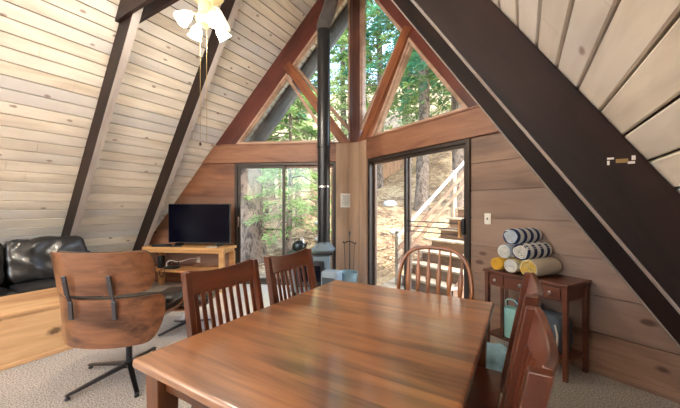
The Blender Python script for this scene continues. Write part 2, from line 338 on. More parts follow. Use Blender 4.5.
# roof slopes, T&G boards running along the room. local x = down the slope from the ridge
SL = math.hypot(HALF, RIDGE); cs, sn_ = HALF/SL, RIDGE/SL
OVER = .72
def make_roof(side):
    mb = MB(); w = .1366; n = int(math.ceil(SL/w)); rng = random.Random(3+side)
    for i in range(n):
        a = i*w; b = min(a+w, SL+.05)
        # boards butt-jointed along their run
        y = YB; ends = []
        yend = lambda s: YA+OVER-min(s,SL)*cs*TP
        cuts = []
        yy = YB + rng.uniform(.5,3.5)
        while yy < yend(b)-.4: cuts.append(yy); yy += rng.uniform(2.2,4.2)
        segs = []; p = YB
        for c in cuts: segs.append((p,c-.0012)); p = c+.0012
        segs.append((p,None))
        g = .012; c = .006
        prof = [(a+g*.4,.03),(a+g*.4,c),(a+g*.4+c,0),(b-g*.4-c,0),(b-g*.4,c),(b-g*.4,.03)]
        for (ya,yb) in segs:
            n0 = len(prof)
            vs = [(x,ya,-z if False else z) for x,z in prof] + [(x,(yb if yb is not None else yend(x)),z) for x,z in prof]
            mb.add(vs, [list(range(n0)), list(range(2*n0-1,n0-1,-1))]+[(k+n0,(k+1)%n0+n0,(k+1)%n0,k) for k in range(n0)])
    # roof skin
    vs = [(0,YB,.031),(SL+.05,YB,.031),(SL+.05,YA+OVER-SL*cs*TP,.031),(0,YA+OVER,.031)]
    vs += [(x,y,.15) for x,y,_ in vs]
    mb.add(vs, [(0,1,2,3),(7,6,5,4),(0,4,5,1),(1,5,6,2),(2,6,7,3),(3,7,4,0)], 1)
    o = mb.build('ceiling', [CEIL, SHEATH], kind='structure', smooth=0)
    X = Vector((side*cs, 0, -sn_)); Y = Vector((0,1,0)); Z = Vector((side*sn_,0,cs))   # outward normal
    M = Matrix((( X.x,Y.x,Z.x,XC),(X.y,Y.y,Z.y,0),(X.z,Y.z,Z.z,RIDGE),(0,0,0,1)))
    o.matrix_world = M
    return o
make_roof(-1); make_roof(1)
# fascia (barge) boards at the end of the overhang
for side in (-1,1):
    mb = MB(); d = Vector((side*HALF, -HALF*TP, -RIDGE))
    p = Vector((XC+side*.02, YA+OVER-.05, RIDGE-.17)); q = p + d
    mb.tube([p+d*t/12 for t in range(13)], .13, seg=10, flat=.8)
    tag(mb.build('fascia_beam', SOFFM), ['','round grey barge beam outside, left of the stovepipe under the eave','round grey barge beam outside, beyond the right gable windows'][1 if side<0 else 2], 'beam')

# prow walls. Local frame: x along the wall from the apex, y outward, z up
def wall_frame(side):
    X = Vector((side*CP,-SP,0)); Y = Vector((side*SP,CP,0))
    return Matrix(((X.x,Y.x,0,XC),(X.y,Y.y,0,YA),(0,0,1,0),(0,0,0,1)))
WF = {-1: wall_frame(-1), 1: wall_frame(1)}
def clip(poly, z, keep_above):
    out = []
    for i in range(len(poly)):
        a, b = poly[i], poly[(i+1)%len(poly)]
        ia = (a[1] >= z) if keep_above else (a[1] <= z); ib = (b[1] >= z) if keep_above else (b[1] <= z)
        if ia: out.append(a)
        if ia != ib:
            t = (z-a[1])/(b[1]-a[1]); out.append((a[0]+t*(b[0]-a[0]), z))
    return out
def plank_fill(mb, poly, y0=0.0, y1=.1, h=.295, off=.03, gap=.0035):
    k = -1
    while off+k*h < 6:
        a = off+k*h; b = a+h; k += 1
        p = clip(clip(poly, a+gap, True), b-gap, False)
        if len(p) >= 3 and max(q[1] for q in p)-min(q[1] for q in p) > .004: mb.prism(p, y0, y1)
    mb.prism(poly, y0+.02, y1+.02)
DU0, DU1, DZ = .34, 2.10, 2.08             # door opening
HZ = 2.385
UEAVE = HALF/CP
def flo(z): return (RIDGE-z)*CT/CP         # where the roof meets the wall at height z
for side in (-1,1):
    mb = MB()
    plank_fill(mb, [(DU1,0),(UEAVE,0),(flo(HZ),HZ),(DU1,HZ)])
    mb.prism([(.02,DZ),(DU1,DZ),(DU1,HZ),(.02,HZ)], .01, .1)
    mb.prism([(.0,0),(DU0,0),(DU0,DZ),(.0,DZ)], .01, .1)
    o = mb.build('wall_left' if side<0 else 'wall_right', WALLM if side<0 else WALLR, kind='structure', smooth=0); o.matrix_world = WF[side]
    # header board
    o = MB().prism([(.24,DZ+.005),(flo(DZ)-.02,DZ+.005),(flo(HZ)-.02,HZ),(.24,HZ)], -.045, .01).build('trim_%d'%(1 if side<0 else 2), HEADM, bevel=.004, kind='structure'); o.matrix_world = WF[side]
    o = MB().prism([(.24,HZ),(flo(HZ)-.1,HZ),(flo(HZ)-.12,HZ+.02),(.24,HZ+.02)], -.06, .08).build('trim_%d'%(3 if side<0 else 4), HEADM, kind='structure'); o.matrix_world = WF[side]
    # sloping gable rafter on the wall
    V = .50
    mb = MB().prism([(flo(HZ)-.01-V*CT/CP,HZ+.02),(flo(HZ+.02),HZ+.02),(.0,RIDGE),(.0,RIDGE-V)], 0, .1)
    g = mb.build('trim_%d'%(5 if side<0 else 6), GABM, kind='structure', smooth=0)
    # grain runs down the slope: rotate the object space
    ang = math.atan2(-RIDGE, HALF/CP)
    R = Matrix.Rotation(-ang, 4, 'Y')
    g.data.transform(R.inverted()); g.matrix_world = WF[side] @ R
    # brace
    a0 = (.20,HZ+.03); a1 = (1.16,3.72)
    dx,dz = a1[0]-a0[0], a1[1]-a0[1]; ln = math.hypot(dx,dz)
    mb = MB().box((-.12,-.035,-.075),(ln+.04,.08,.075))
    g = mb.build('trim_%d'%(7 if side<0 else 8), BRACEM, kind='structure', smooth=0, bevel=.004)
    g.matrix_world = WF[side] @ Matrix.Translation((a0[0],0,a0[1])) @ Matrix.Rotation(-math.atan2(dz,dx),4,'Y')
    # windows: lower and upper gable panes
    uh = lambda z: (RIDGE-V-z)*CT/CP
    tdir = Vector((dx/ln,dz/ln)); tn = Vector((tdir.y,-tdir.x))
    def ring(poly, w, y0, y1, mb):
        n = len(poly); c = Vector((sum(p[0] for p in poly)/n, sum(p[1] for p in poly)/n)); inn = []
        P = [Vector(p) for p in poly]
        for i in range(n):
            e1 = (P[i]-P[i-1]).normalized(); e2 = (P[(i+1)%n]-P[i]).normalized()
            n1 = Vector((-e1.y,e1.x)); n2 = Vector((-e2.y,e2.x))
            if n1.dot(c-P[i]) < 0: n1 = -n1
            if n2.dot(c-P[i]) < 0: n2 = -n2
            k = (n1+n2)/(1+n1.dot(n2)); inn.append(P[i]+k*w)
        for i in range(n):
            j = (i+1)%n
            mb.prism([tuple(P[i]),tuple(P[j]),tuple(inn[j]),tuple(inn[i])], y0, y1)
        return [tuple(q) for q in inn]
    lowp = [(.40,HZ+.02),(uh(HZ+.02),HZ+.02),(1.19,RIDGE-V-1.19*CP/CT)]
    upp = [(.085,2.55),(.085,RIDGE-V-.085*CP/CT),(1.09,RIDGE-V-1.09*CP/CT)]
    for nm,poly in ((1,lowp),(2,upp)):
        k = nm+(0 if side<0 else 2)
        w = thing('window_%d'%k, None, None, kind='structure'); w.matrix_world = WF[side]
        fr = MB(); q1 = ring(poly, .035, -.012, .10, fr); q2 = ring(q1, .018, .02, .09, fr); fr.build('window_frame', TRIMM, w, smooth=0)
        MB().prism(q2, .05, .056).build('pane', GLASSG, w, smooth=0)
# centre post boards and mullion
mb = MB(); WL_, WR_ = WF[-1], WF[1]
def wp(side,u,y):
    v = WF[side] @ Vector((u,y,0)); return (v.x, v.y)
cy = (WF[-1] @ Vector((.10,-.07,0))).y
for pts in ([wp(-1,.335,.02), wp(-1,.335,-.06), (XC-.105,cy), (XC-.10,cy+.1)],
            [(XC-.10,cy),(XC+.10,cy),(XC+.10,cy+.12),(XC-.10,cy+.12)],
            [wp(1,.335,-.06), wp(1,.335,.02), (XC+.10,cy+.1), (XC+.105,cy)]):
    mb.slab(pts, 0, HZ)
mb.build('trim_9', POSTM, kind='structure', smooth=0, bevel=.003)
mb = MB().slab([wp(-1,.11,.1), wp(-1,.11,-.02), (XC-.0,YA-.13), wp(1,.11,-.02), wp(1,.11,.1), (XC,YA+.1)], HZ, RIDGE-.02)
mb.build('trim_10', MULLM, kind='structure', smooth=0)
# ridge beam
MB().box((XC-.05,YB,RIDGE-.24),(XC+.05,YA+.3,RIDGE-.03)).build('trim_11', DARKM, kind='structure', smooth=0)
MB().slab([(XC-.28,YB-.02),(XC+.28,YB-.02),(XC+.28,YA+OVER-.13),(XC,YA+OVER),(XC-.28,YA+OVER-.13)], RIDGE+.02, RIDGE+.30).build('trim_12', SOFFM, kind='structure', smooth=0)
# rear gable wall behind the camera, with an invented broad window for fill light
rw = MB(); wz0, wz1, wx = .5, 3.3, 1.35
hr = lambda z: (RIDGE-z)*CT
rw.prism([(XL0,0),(XR0,0),(XC+hr(wz0),wz0),(XC-hr(wz0),wz0)], YB-.12, YB)
rw.prism([(XC-hr(wz0),wz0),(XC-wx,wz0),(XC-wx,wz1),(XC-hr(wz1),wz1)], YB-.12, YB)
rw.prism([(XC+wx,wz0),(XC+hr(wz0),wz0),(XC+hr(wz1),wz1),(XC+wx,wz1)], YB-.12, YB)
rw.prism([(XC-hr(wz1),wz1),(XC+hr(wz1),wz1),(XC,RIDGE)], YB-.12, YB)
rw.build('wall_rear', WALLM, kind='structure', smooth=0)
w5 = thing('window_5', None, None, (0,0,0), kind='structure')
fr = MB()
for a,b in (((XC-wx,wz0),(XC-wx+.06,wz1)),((XC+wx-.06,wz0),(XC+wx,wz1)),((XC-.03,wz0),(XC+.03,wz1)),((XC-wx,wz0),(XC+wx,wz0+.06)),((XC-wx,wz1-.06),(XC+wx,wz1))):
    fr.box((a[0],YB-.1,a[1]),(b[0],YB+.01,b[1]))
fr.build('window_frame', TRIMM, w5, smooth=0)
MB().box((XC-wx,YB-.06,wz0),(XC+wx,YB-.055,wz1)).build('pane', GLASS, w5, smooth=0)

# sliding doors
def sliding_door(side, idx):
    d = thing('door_%d'%idx, None, None, kind='structure'); d.matrix_world = WF[side]
    f = MB(); a, b, z = DU0, DU1, DZ
    f.box((a,-.03,0),(a+.045,.11,z)); f.box((b-.045,-.03,0),(b,.11,z)); f.box((a+.045,-.03,z-.045),(b-.045,.11,z)); f.box((a+.045,-.03,0),(b-.045,.11,.035))
    f.build('door_frame', BRONZE, d, smooth=0, bevel=.003)
    m = (a+b)/2 + (.03 if side<0 else -.10)
    for k,(u0,u1,y,mt) in enumerate(((a+.045,m+.03,.05,BRONZEL),(m-.03,b-.045,.0,BRONZE))):
        s = MB(); w = .042
        s.box((u0,y,.035),(u0+w,y+.035,z-.045)); s.box((u1-w,y,.035),(u1,y+.035,z-.045)); s.box((u0+w,y,z-.045-w),(u1-w,y+.035,z-.045)); s.box((u0+w,y,.035),(u1-w,y+.035,.035+.07))
        so = s.build('sash', mt, d, smooth=0, bevel=.002)
        MB().box((u0+w-.005,y+.014,.1),(u1-w+.005,y+.020,z-.045-w+.005)).build('pane', GLASS, so, smooth=0)
    if side > 0:
        h = MB(); rbox(h, (b-.085,-.05,1.02),(b-.05,-.0,1.20), .008); h.box((b-.10,-.032,1.06),(b-.085,-.02,1.16)); h.build('door_handle', BLACKM, d)
        for zz in (1.14,1.075,1.01):
            MB().box((m+.02,-.022,zz-.006),(b-.11,-.010,zz+.006)).build('guard_bar', BLACKM, d, smooth=0)
        MB().box((b-.135,-.04,.98),(b-.105,-.006,1.17)).build('guard_block', STANDM, d, smooth=0, bevel=.003)
    else:
        h = MB(); rbox(h, (b-.078,-.045,.98),(b-.05,-.0,1.16), .008); h.build('door_handle', BRONZEL, d)
    return d
sliding_door(-1,1); sliding_door(1,2)
# baseboards
for side,nm in ((-1,'left'),(1,'right')):
    o = MB().box((DU1+.005,-.014,0),(flo(.1)-.15,.0,.07)).build('baseboard_'+nm, WALLM if side<0 else WALLR, kind='structure', bevel=.003); o.matrix_world = WF[side]

# ================================================================== RAFTERS & COLLAR TIES
DH, TY = .303, .085
def rafter(side, y, label):
    # local x runs down the slope so the grain follows the beam
    mb = MB(); dp = DH*sn_
    mb.box((.10,0,-dp),(SL-.02,TY,-.002))
    o = mb.build('rafter', DARKM, smooth=0, bevel=.006)
    X = Vector((side*cs,0,-sn_)); Z = Vector((side*sn_,0,cs))
    o.matrix_world = Matrix(((X.x,0,Z.x,XC),(0,1,0,y),(X.z,0,Z.z,RIDGE),(0,0,0,1)))
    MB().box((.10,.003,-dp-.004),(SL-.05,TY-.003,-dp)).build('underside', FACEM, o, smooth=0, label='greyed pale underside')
    return tag(o, label, 'roof beam')
Y1, Y2 = 1.693, 2.725
rafter(-1,Y1,'dark roof rafter on the left slope nearest the camera, behind the sofa')
rafter(-1,Y2,'dark roof rafter on the left slope running down behind the television')
rafter(1,Y1,'broad dark roof rafter crossing the right side with metal tabs on it')
rafter(1,Y2,'dark roof rafter on the right slope just behind the broad one')
def tie(y, z, label, group=None):
    mb = MB(); h = .19; w0 = (RIDGE-z)*CT-.005; w1 = (RIDGE-z-h)*CT-.005
    mb.prism([(XC-w0,z),(XC+w0,z),(XC+w1,z+h),(XC-w1,z+h)], y, y+.04)
    return tag(mb.build('collar_tie', DARKM, smooth=0), label, 'roof beam')
tie(Y1-.042, 3.41, 'dark collar tie board across the near rafters, on the camera side')
tie(Y1+TY+.002, 3.41, 'dark collar tie board across the near rafters, on the window side')

# ================================================================== CEILING FAN
fan = thing('ceiling_fan', 'cream ceiling fan with four lit frosted glass shades and pull chains', 'ceiling fan', (XC,1.69,0))
m = MB().lathe([(0,3.405),(.07,3.405),(.075,3.37),(.03,3.33),(.013,3.32),(.013,3.29),(.05,3.29),(.12,3.275),(.16,3.24),(.165,3.19),(.12,3.155),(.05,3.12),(.05,3.01),(.07,2.99),(.072,2.95),(.05,2.915),(0,2.91)], 32)
m.build('motor_housing', FANM, fan)
MB().box((-.09,-.045,3.405),(.09,.13,3.43)).build('mounting_plate', DARKM, fan, smooth=0)
for k in range(4):
    a = math.radians(125+90*k); M = Matrix.Rotation(a,4,'Z') @ Matrix.Translation((0,0,3.22)) @ Matrix.Rotation(math.radians(11),4,'X')
    b = MB().slab([(.2,-.05),(.24,-.062),(.52,-.075),(.6,-.06),(.62,0),(.6,.06),(.52,.075),(.24,.062),(.2,.05)], -.004, .004)
    b.v = [tuple(v) for v in b.v]; o = b.build('blade', BLADEM, fan, bevel=.002); o.matrix_local = M
    i = MB().box((.13,-.018,-.012),(.27,.018,-.005)).build('blade_iron', FANM, o, smooth=0)
for k in range(4):
    a = math.radians(80+90*k); dirv = Vector((math.cos(a),math.sin(a),0))
    p0 = Vector((0,0,2.97))+dirv*.06; p1 = Vector((0,0,2.965))+dirv*.115
    armo = MB().tube([p0,(p0+p1)/2+Vector((0,0,.012)),p1], .011, 8).build('lamp_arm', FANM, fan)
    M = Matrix.Translation(p1) @ Matrix.Rotation(a,4,'Z') @ Matrix.Rotation(math.radians(138),4,'Y')
    MB().lathe([(.022,0),(.028,.02),(.045,.04),(.056,.07),(.058,.10),(.064,.125),(.074,.14),(.070,.139),(.056,.12),(.050,.1),(.048,.07),(.03,.035)], 20, M @ Matrix.Scale(.86,4)).build('lamp_shade', GLOBE, fan)
    ld = bpy.data.lights.new('fan_bulb','POINT'); ld.energy = 10; ld.color = (1,.93,.82); ld.shadow_soft_size = .05; ld.specular_factor = .3
    lo = bpy.data.objects.new('fan_bulb', ld); C.objects.link(lo); lo.parent = fan; lo.location = M @ Vector((0,0,.17))
for dx,dy,zb in ((-.03,-.02,1.89),(.03,.0,1.86)):
    ch = MB().tube([(dx,dy,2.92),(dx,dy,zb+.03)], .0018, 6); ch.build('pull_chain', BRASS, fan)
MB().lathe([(0,0),(.008,.003),(.011,.015),(.006,.03),(.002,.035)],10,Matrix.Translation((-.03,-.02,1.862))).build('chain_fob', DARKM, fan)

# ================================================================== DINING TABLE
tx0,tx1,ty0,ty1 = -1.262,-.148,.585,2.045
table = thing('dining_table', 'large honey brown wooden dining table with glossy scratched top', 'table', ((tx0+tx1)/2,(ty0+ty1)/2,0))
hx,hy = (tx1-tx0)/2,(ty1-ty0)/2
tb = MB(); rbox(tb, (-hx,-hy,.724),(hx,hy,.76), .012, 4)
tb.build('tabletop', TABLEM, table, smooth=0)
ap = MB()
for s in (-1,1):
    ap.box((s*(hx-.075)-.011,-hy+.07,.64),(s*(hx-.075)+.011,hy-.07,.732)); ap.box((-hx+.07,s*(hy-.075)-.011,.64),(hx-.07,s*(hy-.075)+.011,.732))
ap.build('apron', TLEGM, table, smooth=0, bevel=.002)
for sx in (-1,1):
    for sy in (-1,1):
        MB().bar((sx*(hx-.075),sy*(hy-.075),.0),(sx*(hx-.075),sy*(hy-.075),.732), .06,.06, up=(0,1,0), w2=.085,d2=.085).build('leg', TLEGM, table, smooth=0, bevel=.004)

# ================================================================== SLAT-BACK CHAIRS
def slat_chair(label, loc, rz):
    """faces local +Y; the top of the back is at y=0; width .5"""
    t = thing('dining_chair', label, 'chair', loc, rz)
    W = .25
    def by(z): return -0.0 + (.0 if z < .45 else 0) + (1.0-z)*.19 if z >= .45 else .1045+(.45-z)*-.10
    def curve(x): return -.036*(1-(x/W)**2)
    for s in (-1,1):
        pts = [(s*(W-.02), by(z)-.0, z) for z in (0,.2,.45,.6,.8,.994)]
        lg = MB()
        for a,b in zip(pts[:-1],pts[1:]): pass
        n = len(pts); vs = []
        for k,(x,y,z) in enumerate(pts):
            for ax,ay in ((-.016,-.022),(.016,-.022),(.016,.022),(-.016,.022)): vs.append((x+ax,y+ay,z))
        fs = [(3,2,1,0),[4*(n-1)+q for q in range(4)]]+[(4*k+q,4*k+(q+1)%4,4*k+4+(q+1)%4,4*k+4+q) for k in range(n-1) for q in range(4)]
        lg.add(vs,fs); lg.build('leg', CHAIRM, t, smooth=0, bevel=.003)
        MB().bar((s*(W-.035),.515,0),(s*(W-.03),.515,.43), .032,.032, up=(0,1,0), w2=.04,d2=.04).build('leg', CHAIRM, t, smooth=0, bevel=.003)
        MB().bar((s*(W-.03),.12,.385),(s*(W-.03),.5,.395), .018,.06).build('side_rail', CHAIRM, t, smooth=0, bevel=.002)
        MB().bar((s*(W-.03),.11,.17),(s*(W-.03),.5,.17), .018,.025).build('stretcher', CHAIRM, t, smooth=0, bevel=.002)
    MB().bar((-W+.04,.515,.395),(W-.04,.515,.395), .018,.06).build('front_rail', CHAIRM, t, smooth=0, bevel=.002)
    st = MB(); n = 10
    def seat(u,v):
        w = (W-.01)+(.015 if True else 0)*v; x = (u*2-1)*w; y = .125+v*.42
        return (x, y, .452-.012*(1-(2*u-1)**2)*math.sin(PI*min(1,v*1.1)))
    st.grid(seat, 12, 10, -.026); st.build('seat', CHAIRM, t, bevel=.004)
    # crest rail
    cr = MB()
    def crest(u,v):
        x = (u*2-1)*(W-.036); e = 1-(2*u-1)**2; zt = 1.0-.028*e; zl = .868-.012*e
        z = zl+v*(zt-zl); return (x, by(z)+curve(x)+.008, z)
    cr.grid(crest, 20, 4, .024); cr.build('crest_rail', CRESTM, t, bevel=.005)
    lr = MB()
    def low(u,v):
        x = (u*2-1)*(W-.03); z = .53+v*.05; return (x, by(z)+curve(x)*.8-.004, z)
    lr.grid(low, 14, 2, .018); lr.build('lower_rail', CHAIRM, t, bevel=.003)
    for k in range(9):
        x = -W+.06+k*(2*W-.12)/8
        sl = MB(); seg = [(x, by(z)+curve(x)*(.8+.2*(z-.57)/.3)+.012, z) for z in (.575,.67,.77,.875)]
        for a,b in zip(seg[:-1],seg[1:]): sl.bar(a,b,.022,.009, up=(0,1,0))
        sl.build('slat', CHAIRM, t, smooth=0)
    return t
SW = .25
ch = slat_chair('cherry slat-back dining chair on the left side of the table nearest the lounge chair', (-1.49,1.175,0), -PI/2)
dup(ch, (-1.49,1.76,0), -PI/2, 'cherry slat-back dining chair at the far left table corner before the stove')
dup(ch, (.03,1.60,0), PI/2, 'slat-back dining chair on the right between the nearest chair and console')
dup(ch, (.032,.98,0), PI/2, 'cherry slat-back dining chair closest to the camera at the right edge of the table')

# ================================================================== BOW-BACK CHAIR
wc = thing('windsor_chair', 'golden oak bow-back spindle chair at the far end of the table', 'chair', (-.575,1.86,0), 0)
# faces -Y; back at y ~ +.40
def wby(z): return .40+(z-.45)*.17
bow = []
for k in range(25):
    a = PI*k/24; cx_ = math.cos(a); sx_ = math.sin(a)
    x = .270*math.copysign(abs(cx_)**.62, cx_); z = .62+.40*abs(sx_)**.62
    if k in (0,24): z = .46; x *= .90
    bow.append((x, wby(z), z))
MB().tube(bow, .0145, 10, flat=1.15).build('bow', OAKM, wc)
for k in range(6):
    xb = (-.5+k/5)*.36; xt = (-.5+k/5)*.40
    zt = .62+.40*(max(0,1-(abs(xt)/.265)**(1/.62*2)))**.275
    n = 12; pts=[]; rs=[]
    for i in range(n+1):
        t_ = i/n; z = .455+(zt-.455)*t_; x = xb+(xt-xb)*t_; pts.append((x,wby(z),z))
        w = .006++.0125*math.exp(-((t_-.62)/.16)**2)+.003*(1-t_)
        rs.append(w)
    MB().tube(pts, rs, 10, flat=.45, side=(1,0,0)).build('spindle', OAKM, wc)
st = MB()
def wseat(u,v):
    a = 2*PI*u; r = v; x = .235*r*math.cos(a)*(1+.05*math.sin(a)); y = .225*r*math.sin(a)
    return (x, y+.2, .462-.014*math.exp(-((r-.0)/.7)**2))
st.grid(wseat, 32, 8, 0)
st2 = MB().lathe([(0,.425),(.20,.425),(.232,.44),(.236,.455),(.228,.463),(.15,.456),(0,.45)], 32, Matrix.Translation((0,.2,0)) @ Matrix.Diagonal((1,.98,1,1)))
st2.build('seat', OAKM, wc)
for sx in (-1,1):
    for sy in (-1,1):
        top = Vector((sx*.15,.2+sy*.14,.44)); bot = Vector((sx*.21,.2+sy*.21,0)); n=14
        pts=[top.lerp(bot,i/n) for i in range(n+1)]; rs=[.014+.006*math.sin(i/n*PI)+(.004 if i in(3,10) else 0) for i in range(n+1)]
        MB().tube(pts, rs, 10).build('leg', OAKM, wc)
MB().tube([(-.18,.2,.18),(.18,.2,.18)],.011,8).build('stretcher', OAKM, wc)

# ================================================================== LOUNGE CHAIR
face = math.radians(122)
lc = thing('lounge_chair', 'black leather lounge chair with curved walnut plywood shells, seen from behind', 'lounge chair', (-2.665,1.19,0), face-PI/2)
# local +Y = facing direction
def shell(w, h, y0, z0, lean, rc_top, rc_bot, wrap, name, th=.013, cush=.07):
    """back shell: u across, v up"""
    def prof(v):       # half width with rounded corners
        z = v*h; k = 1.0
        if z < rc_bot[1]: t = 1-z/rc_bot[1]; k -= rc_bot[0]*(1-math.sqrt(max(0,1-t*t)))
        if h-z < rc_top[1]: t = 1-(h-z)/rc_top[1]; k -= rc_top[0]*(1-math.sqrt(max(0,1-t*t)))
        return w/2*k
    def fn(u,v,off=0):
        vv = .5-.5*math.cos(PI*v); hw = prof(vv); a = (2*u-1)*hw
        s = a/(w/2); bend = wrap*(abs(s)**2.3)
        x = a*(1-.06*abs(s)**3); zz = vv*h
        y = y0 - lean*zz + bend
        return (x, y, z0+zz)
    m = MB(); m.grid(fn, 28, 18, th); return m, fn
low, lf = shell(.80, .347, -.27, .352, .10, (.08,.09), (.34,.32), .18, 'backrest_shell')
low.build('backrest_shell', SHELLM, lc, label='lower walnut back shell')
up, uf = shell(.735, .292, -.325, .735, .20, (.14,.10), (.22,.13), .15, 'headrest_shell')
up.build('headrest_shell', SHELLM, lc, label='upper walnut back shell')
def cushion(fn, name, inset, th, puff):
    m = MB()
    def f(u,v):
        p = Vector(fn(inset+(1-2*inset)*u, inset+(1-2*inset)*v)); return (p.x*.97, p.y+.02, p.z)
    m.grid(f, 20, 12, 0)
    K = len(m.v); W = 13
    # front, puffed
    fr = []
    for i in range(21):
        for j in range(13):
            e = min(1,min(i,20-i)/3)**.5*min(1,min(j,12-j)/3)**.5
            x,y,z = m.v[i*W+j]; fr.append((x,y+.012+th*e,z))
    m.add(fr, [(i*W+j,i*W+j+1,(i+1)*W+j+1,(i+1)*W+j) for i in range(20) for j in range(12)])
    for i in range(20):
        m.f += [[i*W,K+i*W,K+(i+1)*W,(i+1)*W],[i*W+12,(i+1)*W+12,K+(i+1)*W+12,K+i*W+12]]; m.m += [0,0]
    for j in range(12):
        m.f += [[j,j+1,K+j+1,K+j],[20*W+j,K+20*W+j,K+20*W+j+1,20*W+j+1]]; m.m += [0,0]
    return m.build(name, LEATHER, lc, smooth=60)
cushion(lf,'back_cushion',.0,.08,0); cushion(uf,'headrest_cushion',.0,.08,0)
# seat shell and cushion
def seatf(u,v):
    a = (2*u-1); hw = (.27+.10*min(1,v*2.2))*(1-.10*(1-math.sqrt(max(0,1-max(0,(v-.75)/.25)**2))))
    return (a*hw, -.20+v*.60, .385+.07*v+.13*abs(a)**2.6*(1-.15*v))
MB().grid(seatf, 26, 14, -.013).build('seat_shell', SHELLM, lc, label='walnut seat shell')
sc_ = MB(); rbox(sc_, (-.28,-.10,.43),(.28,.43,.54), .05, 4, M=Matrix.Rotation(math.radians(5),4,'X')); sc_.build('seat_cushion', LEATHER, lc)
for s in (-1,1):
    am = MB(); rbox(am, (s*.33-.045,-.02,.575),(s*.33+.045,.26,.63), .028, 4); o = am.build('armrest', LEATHER, lc)
    # aluminium spine joining both shells, seen between them
    sp = MB(); x = s*.145
    ys = lambda z: (-.27-.10*(z-.352)) if z < .72 else (-.325-.20*(z-.73))
    sp.bar((x,ys(.6)-.022,.565),(x,ys(.69)-.022,.69), .03,.012, up=(0,1,0)); sp.bar((x,ys(.69)-.022,.69),(x,ys(.74)-.022,.745), .022,.012, up=(0,1,0)); sp.bar((x,ys(.74)-.022,.74),(x,ys(.88)-.022,.875), .03,.012, up=(0,1,0))
    sp.build('spine_bracket', ALU, lc, smooth=0, bevel=.003)
MB().tube([(0,.05,.08),(0,.05,.395)], .022, 12).build('pedestal', BLACKM, lc)
MB().lathe([(0,.07),(.05,.07),(.055,.085),(.03,.10),(0,.105)],16,Matrix.Translation((0,.05,0))).build('hub', BLACKM, lc)
for k in range(5):
    a = math.radians(72*k+238); dv = Vector((math.cos(a),math.sin(a),0)); c0 = Vector((0,.05,0))
    lg = MB().bar(c0+dv*.03+Vector((0,0,.085)), c0+dv*.40+Vector((0,0,.028)), .04,.028, w2=.03,d2=.014); lo = lg.build('leg', ALU, lc, smooth=0, bevel=.004)
    MB().lathe([(0,0),(.016,0),(.016,.012),(.008,.024),(0,.024)],12,Matrix.Translation(c0+dv*.385)).build('glide', BLACKM, lo)
# cord hanging at the back of the shell
# ottoman in front of the chair
ot = thing('ottoman', 'black leather ottoman on a walnut shell beyond the lounge chair', 'ottoman', (-3.16,2.02,0), face-PI/2+.1)
def otf(u,v): a=(2*u-1); return (a*.31, -.26+v*.52, .285+.085*abs(a)**2.4)
MB().grid(otf, 22, 10, -.012).build('shell', SHELLM, ot)
oc = MB(); rbox(oc, (-.30,-.26,.31),(.30,.26,.41), .045, 4); oc.build('cushion', LEATHER, ot)
MB().tube([(0,0,.07),(0,0,.285)], .02, 12).build('pedestal', BLACKM, ot)
for k in range(4):
    a = PI/4+PI/2*k; dv = Vector((math.cos(a),math.sin(a),0))
    MB().bar(dv*.0+Vector((0,0,.075)), dv*.29+Vector((0,0,.015)), .035,.025, w2=.028,d2=.014).build('leg', ALU, ot, smooth=0, bevel=.003)

# ================================================================== SOFA
sofa = thing('sofa', 'puffy black leather sofa against the left roof slope', 'sofa', (-5.33,.70,0))
# back to -x, faces +x; y from -1.3 to 1.25 (local)
b = MB(); rbox(b, (0.0,-1.3,.06),(.90,1.27,.28), .04, 3); b.build('base', LEATHER, sofa)
def puffy(mb, a, c, r, seed, n=14, amp=.02, M=None):
    rng = random.Random(seed); ph = [rng.uniform(0,6) for _ in range(9)]
    bm = bmesh.new(); bmesh.ops.create_cube(bm, size=2); bmesh.ops.subdivide_edges(bm, edges=bm.edges[:], cuts=n, use_grid_fill=True)
    hx,hy,hz = [(c[i]-a[i])/2 for i in range(3)]; ctr = Vector([(c[i]+a[i])/2 for i in range(3)])
    vs = []
    for v in bm.verts:
        p = v.co.copy(); q = Vector((abs(p.x)**1,abs(p.y),abs(p.z)))
        k = (q.x**5+q.y**5+q.z**5)**(1/5); p = p/k if k>0 else p
        w = amp*(math.sin(p.y*7+ph[0]+2*math.sin(p.z*3+ph[1]))*math.cos(p.z*4+ph[2])+.6*math.sin(p.x*6+p.y*9+ph[3]))
        pp = Vector((p.x*hx,p.y*hy,p.z*hz)); nrm = Vector((p.x/hx,p.y/hy,p.z/hz)).normalized()
        vv = ctr+pp+nrm*w; vs.append(M @ vv if M is not None else vv)
    for i,v in enumerate(bm.verts): v.index=i
    mb.add(vs, [[v.index for v in f.verts] for f in bm.faces]); bm.free(); return mb
tilt = lambda y: Matrix.Translation((.16,y,.40)) @ Matrix.Rotation(math.radians(-14),4,'Y') @ Matrix.Translation((-.16,-y,-.40))
ylist = [(-1.02,-.30),(-.30,.42),(.42,1.16)]
ylist = [(-1.05,-.36),(-.36,.34),(.34,1.12)]
for k,(ya,yb) in enumerate(ylist):
    puffy(MB(), (.22,ya+.004,.26),(.93,yb-.004,.455), .05, 10+k, amp=.008).build('seat_cushion', LEATHER, sofa, smooth=60)
    puffy(MB(), (.11,ya+.004,.40),(.38,yb-.004,.93), .05, 20+k, amp=.016, M=tilt((ya+yb)/2)).build('back_cushion', LEATHER, sofa, smooth=60)
for ya,yb in ((-1.3,-1.05),(1.13,1.30)):
    puffy(MB(), (.05,ya,.05),(.92,yb,.56), .05, 31, amp=.008).build('arm', LEATHER, sofa, smooth=60)
bk = MB(); rbox(bk, (.02,-1.28,.06),(.13,1.22,.72), .05, 3); bk.build('backrest', LEATHER, sofa)

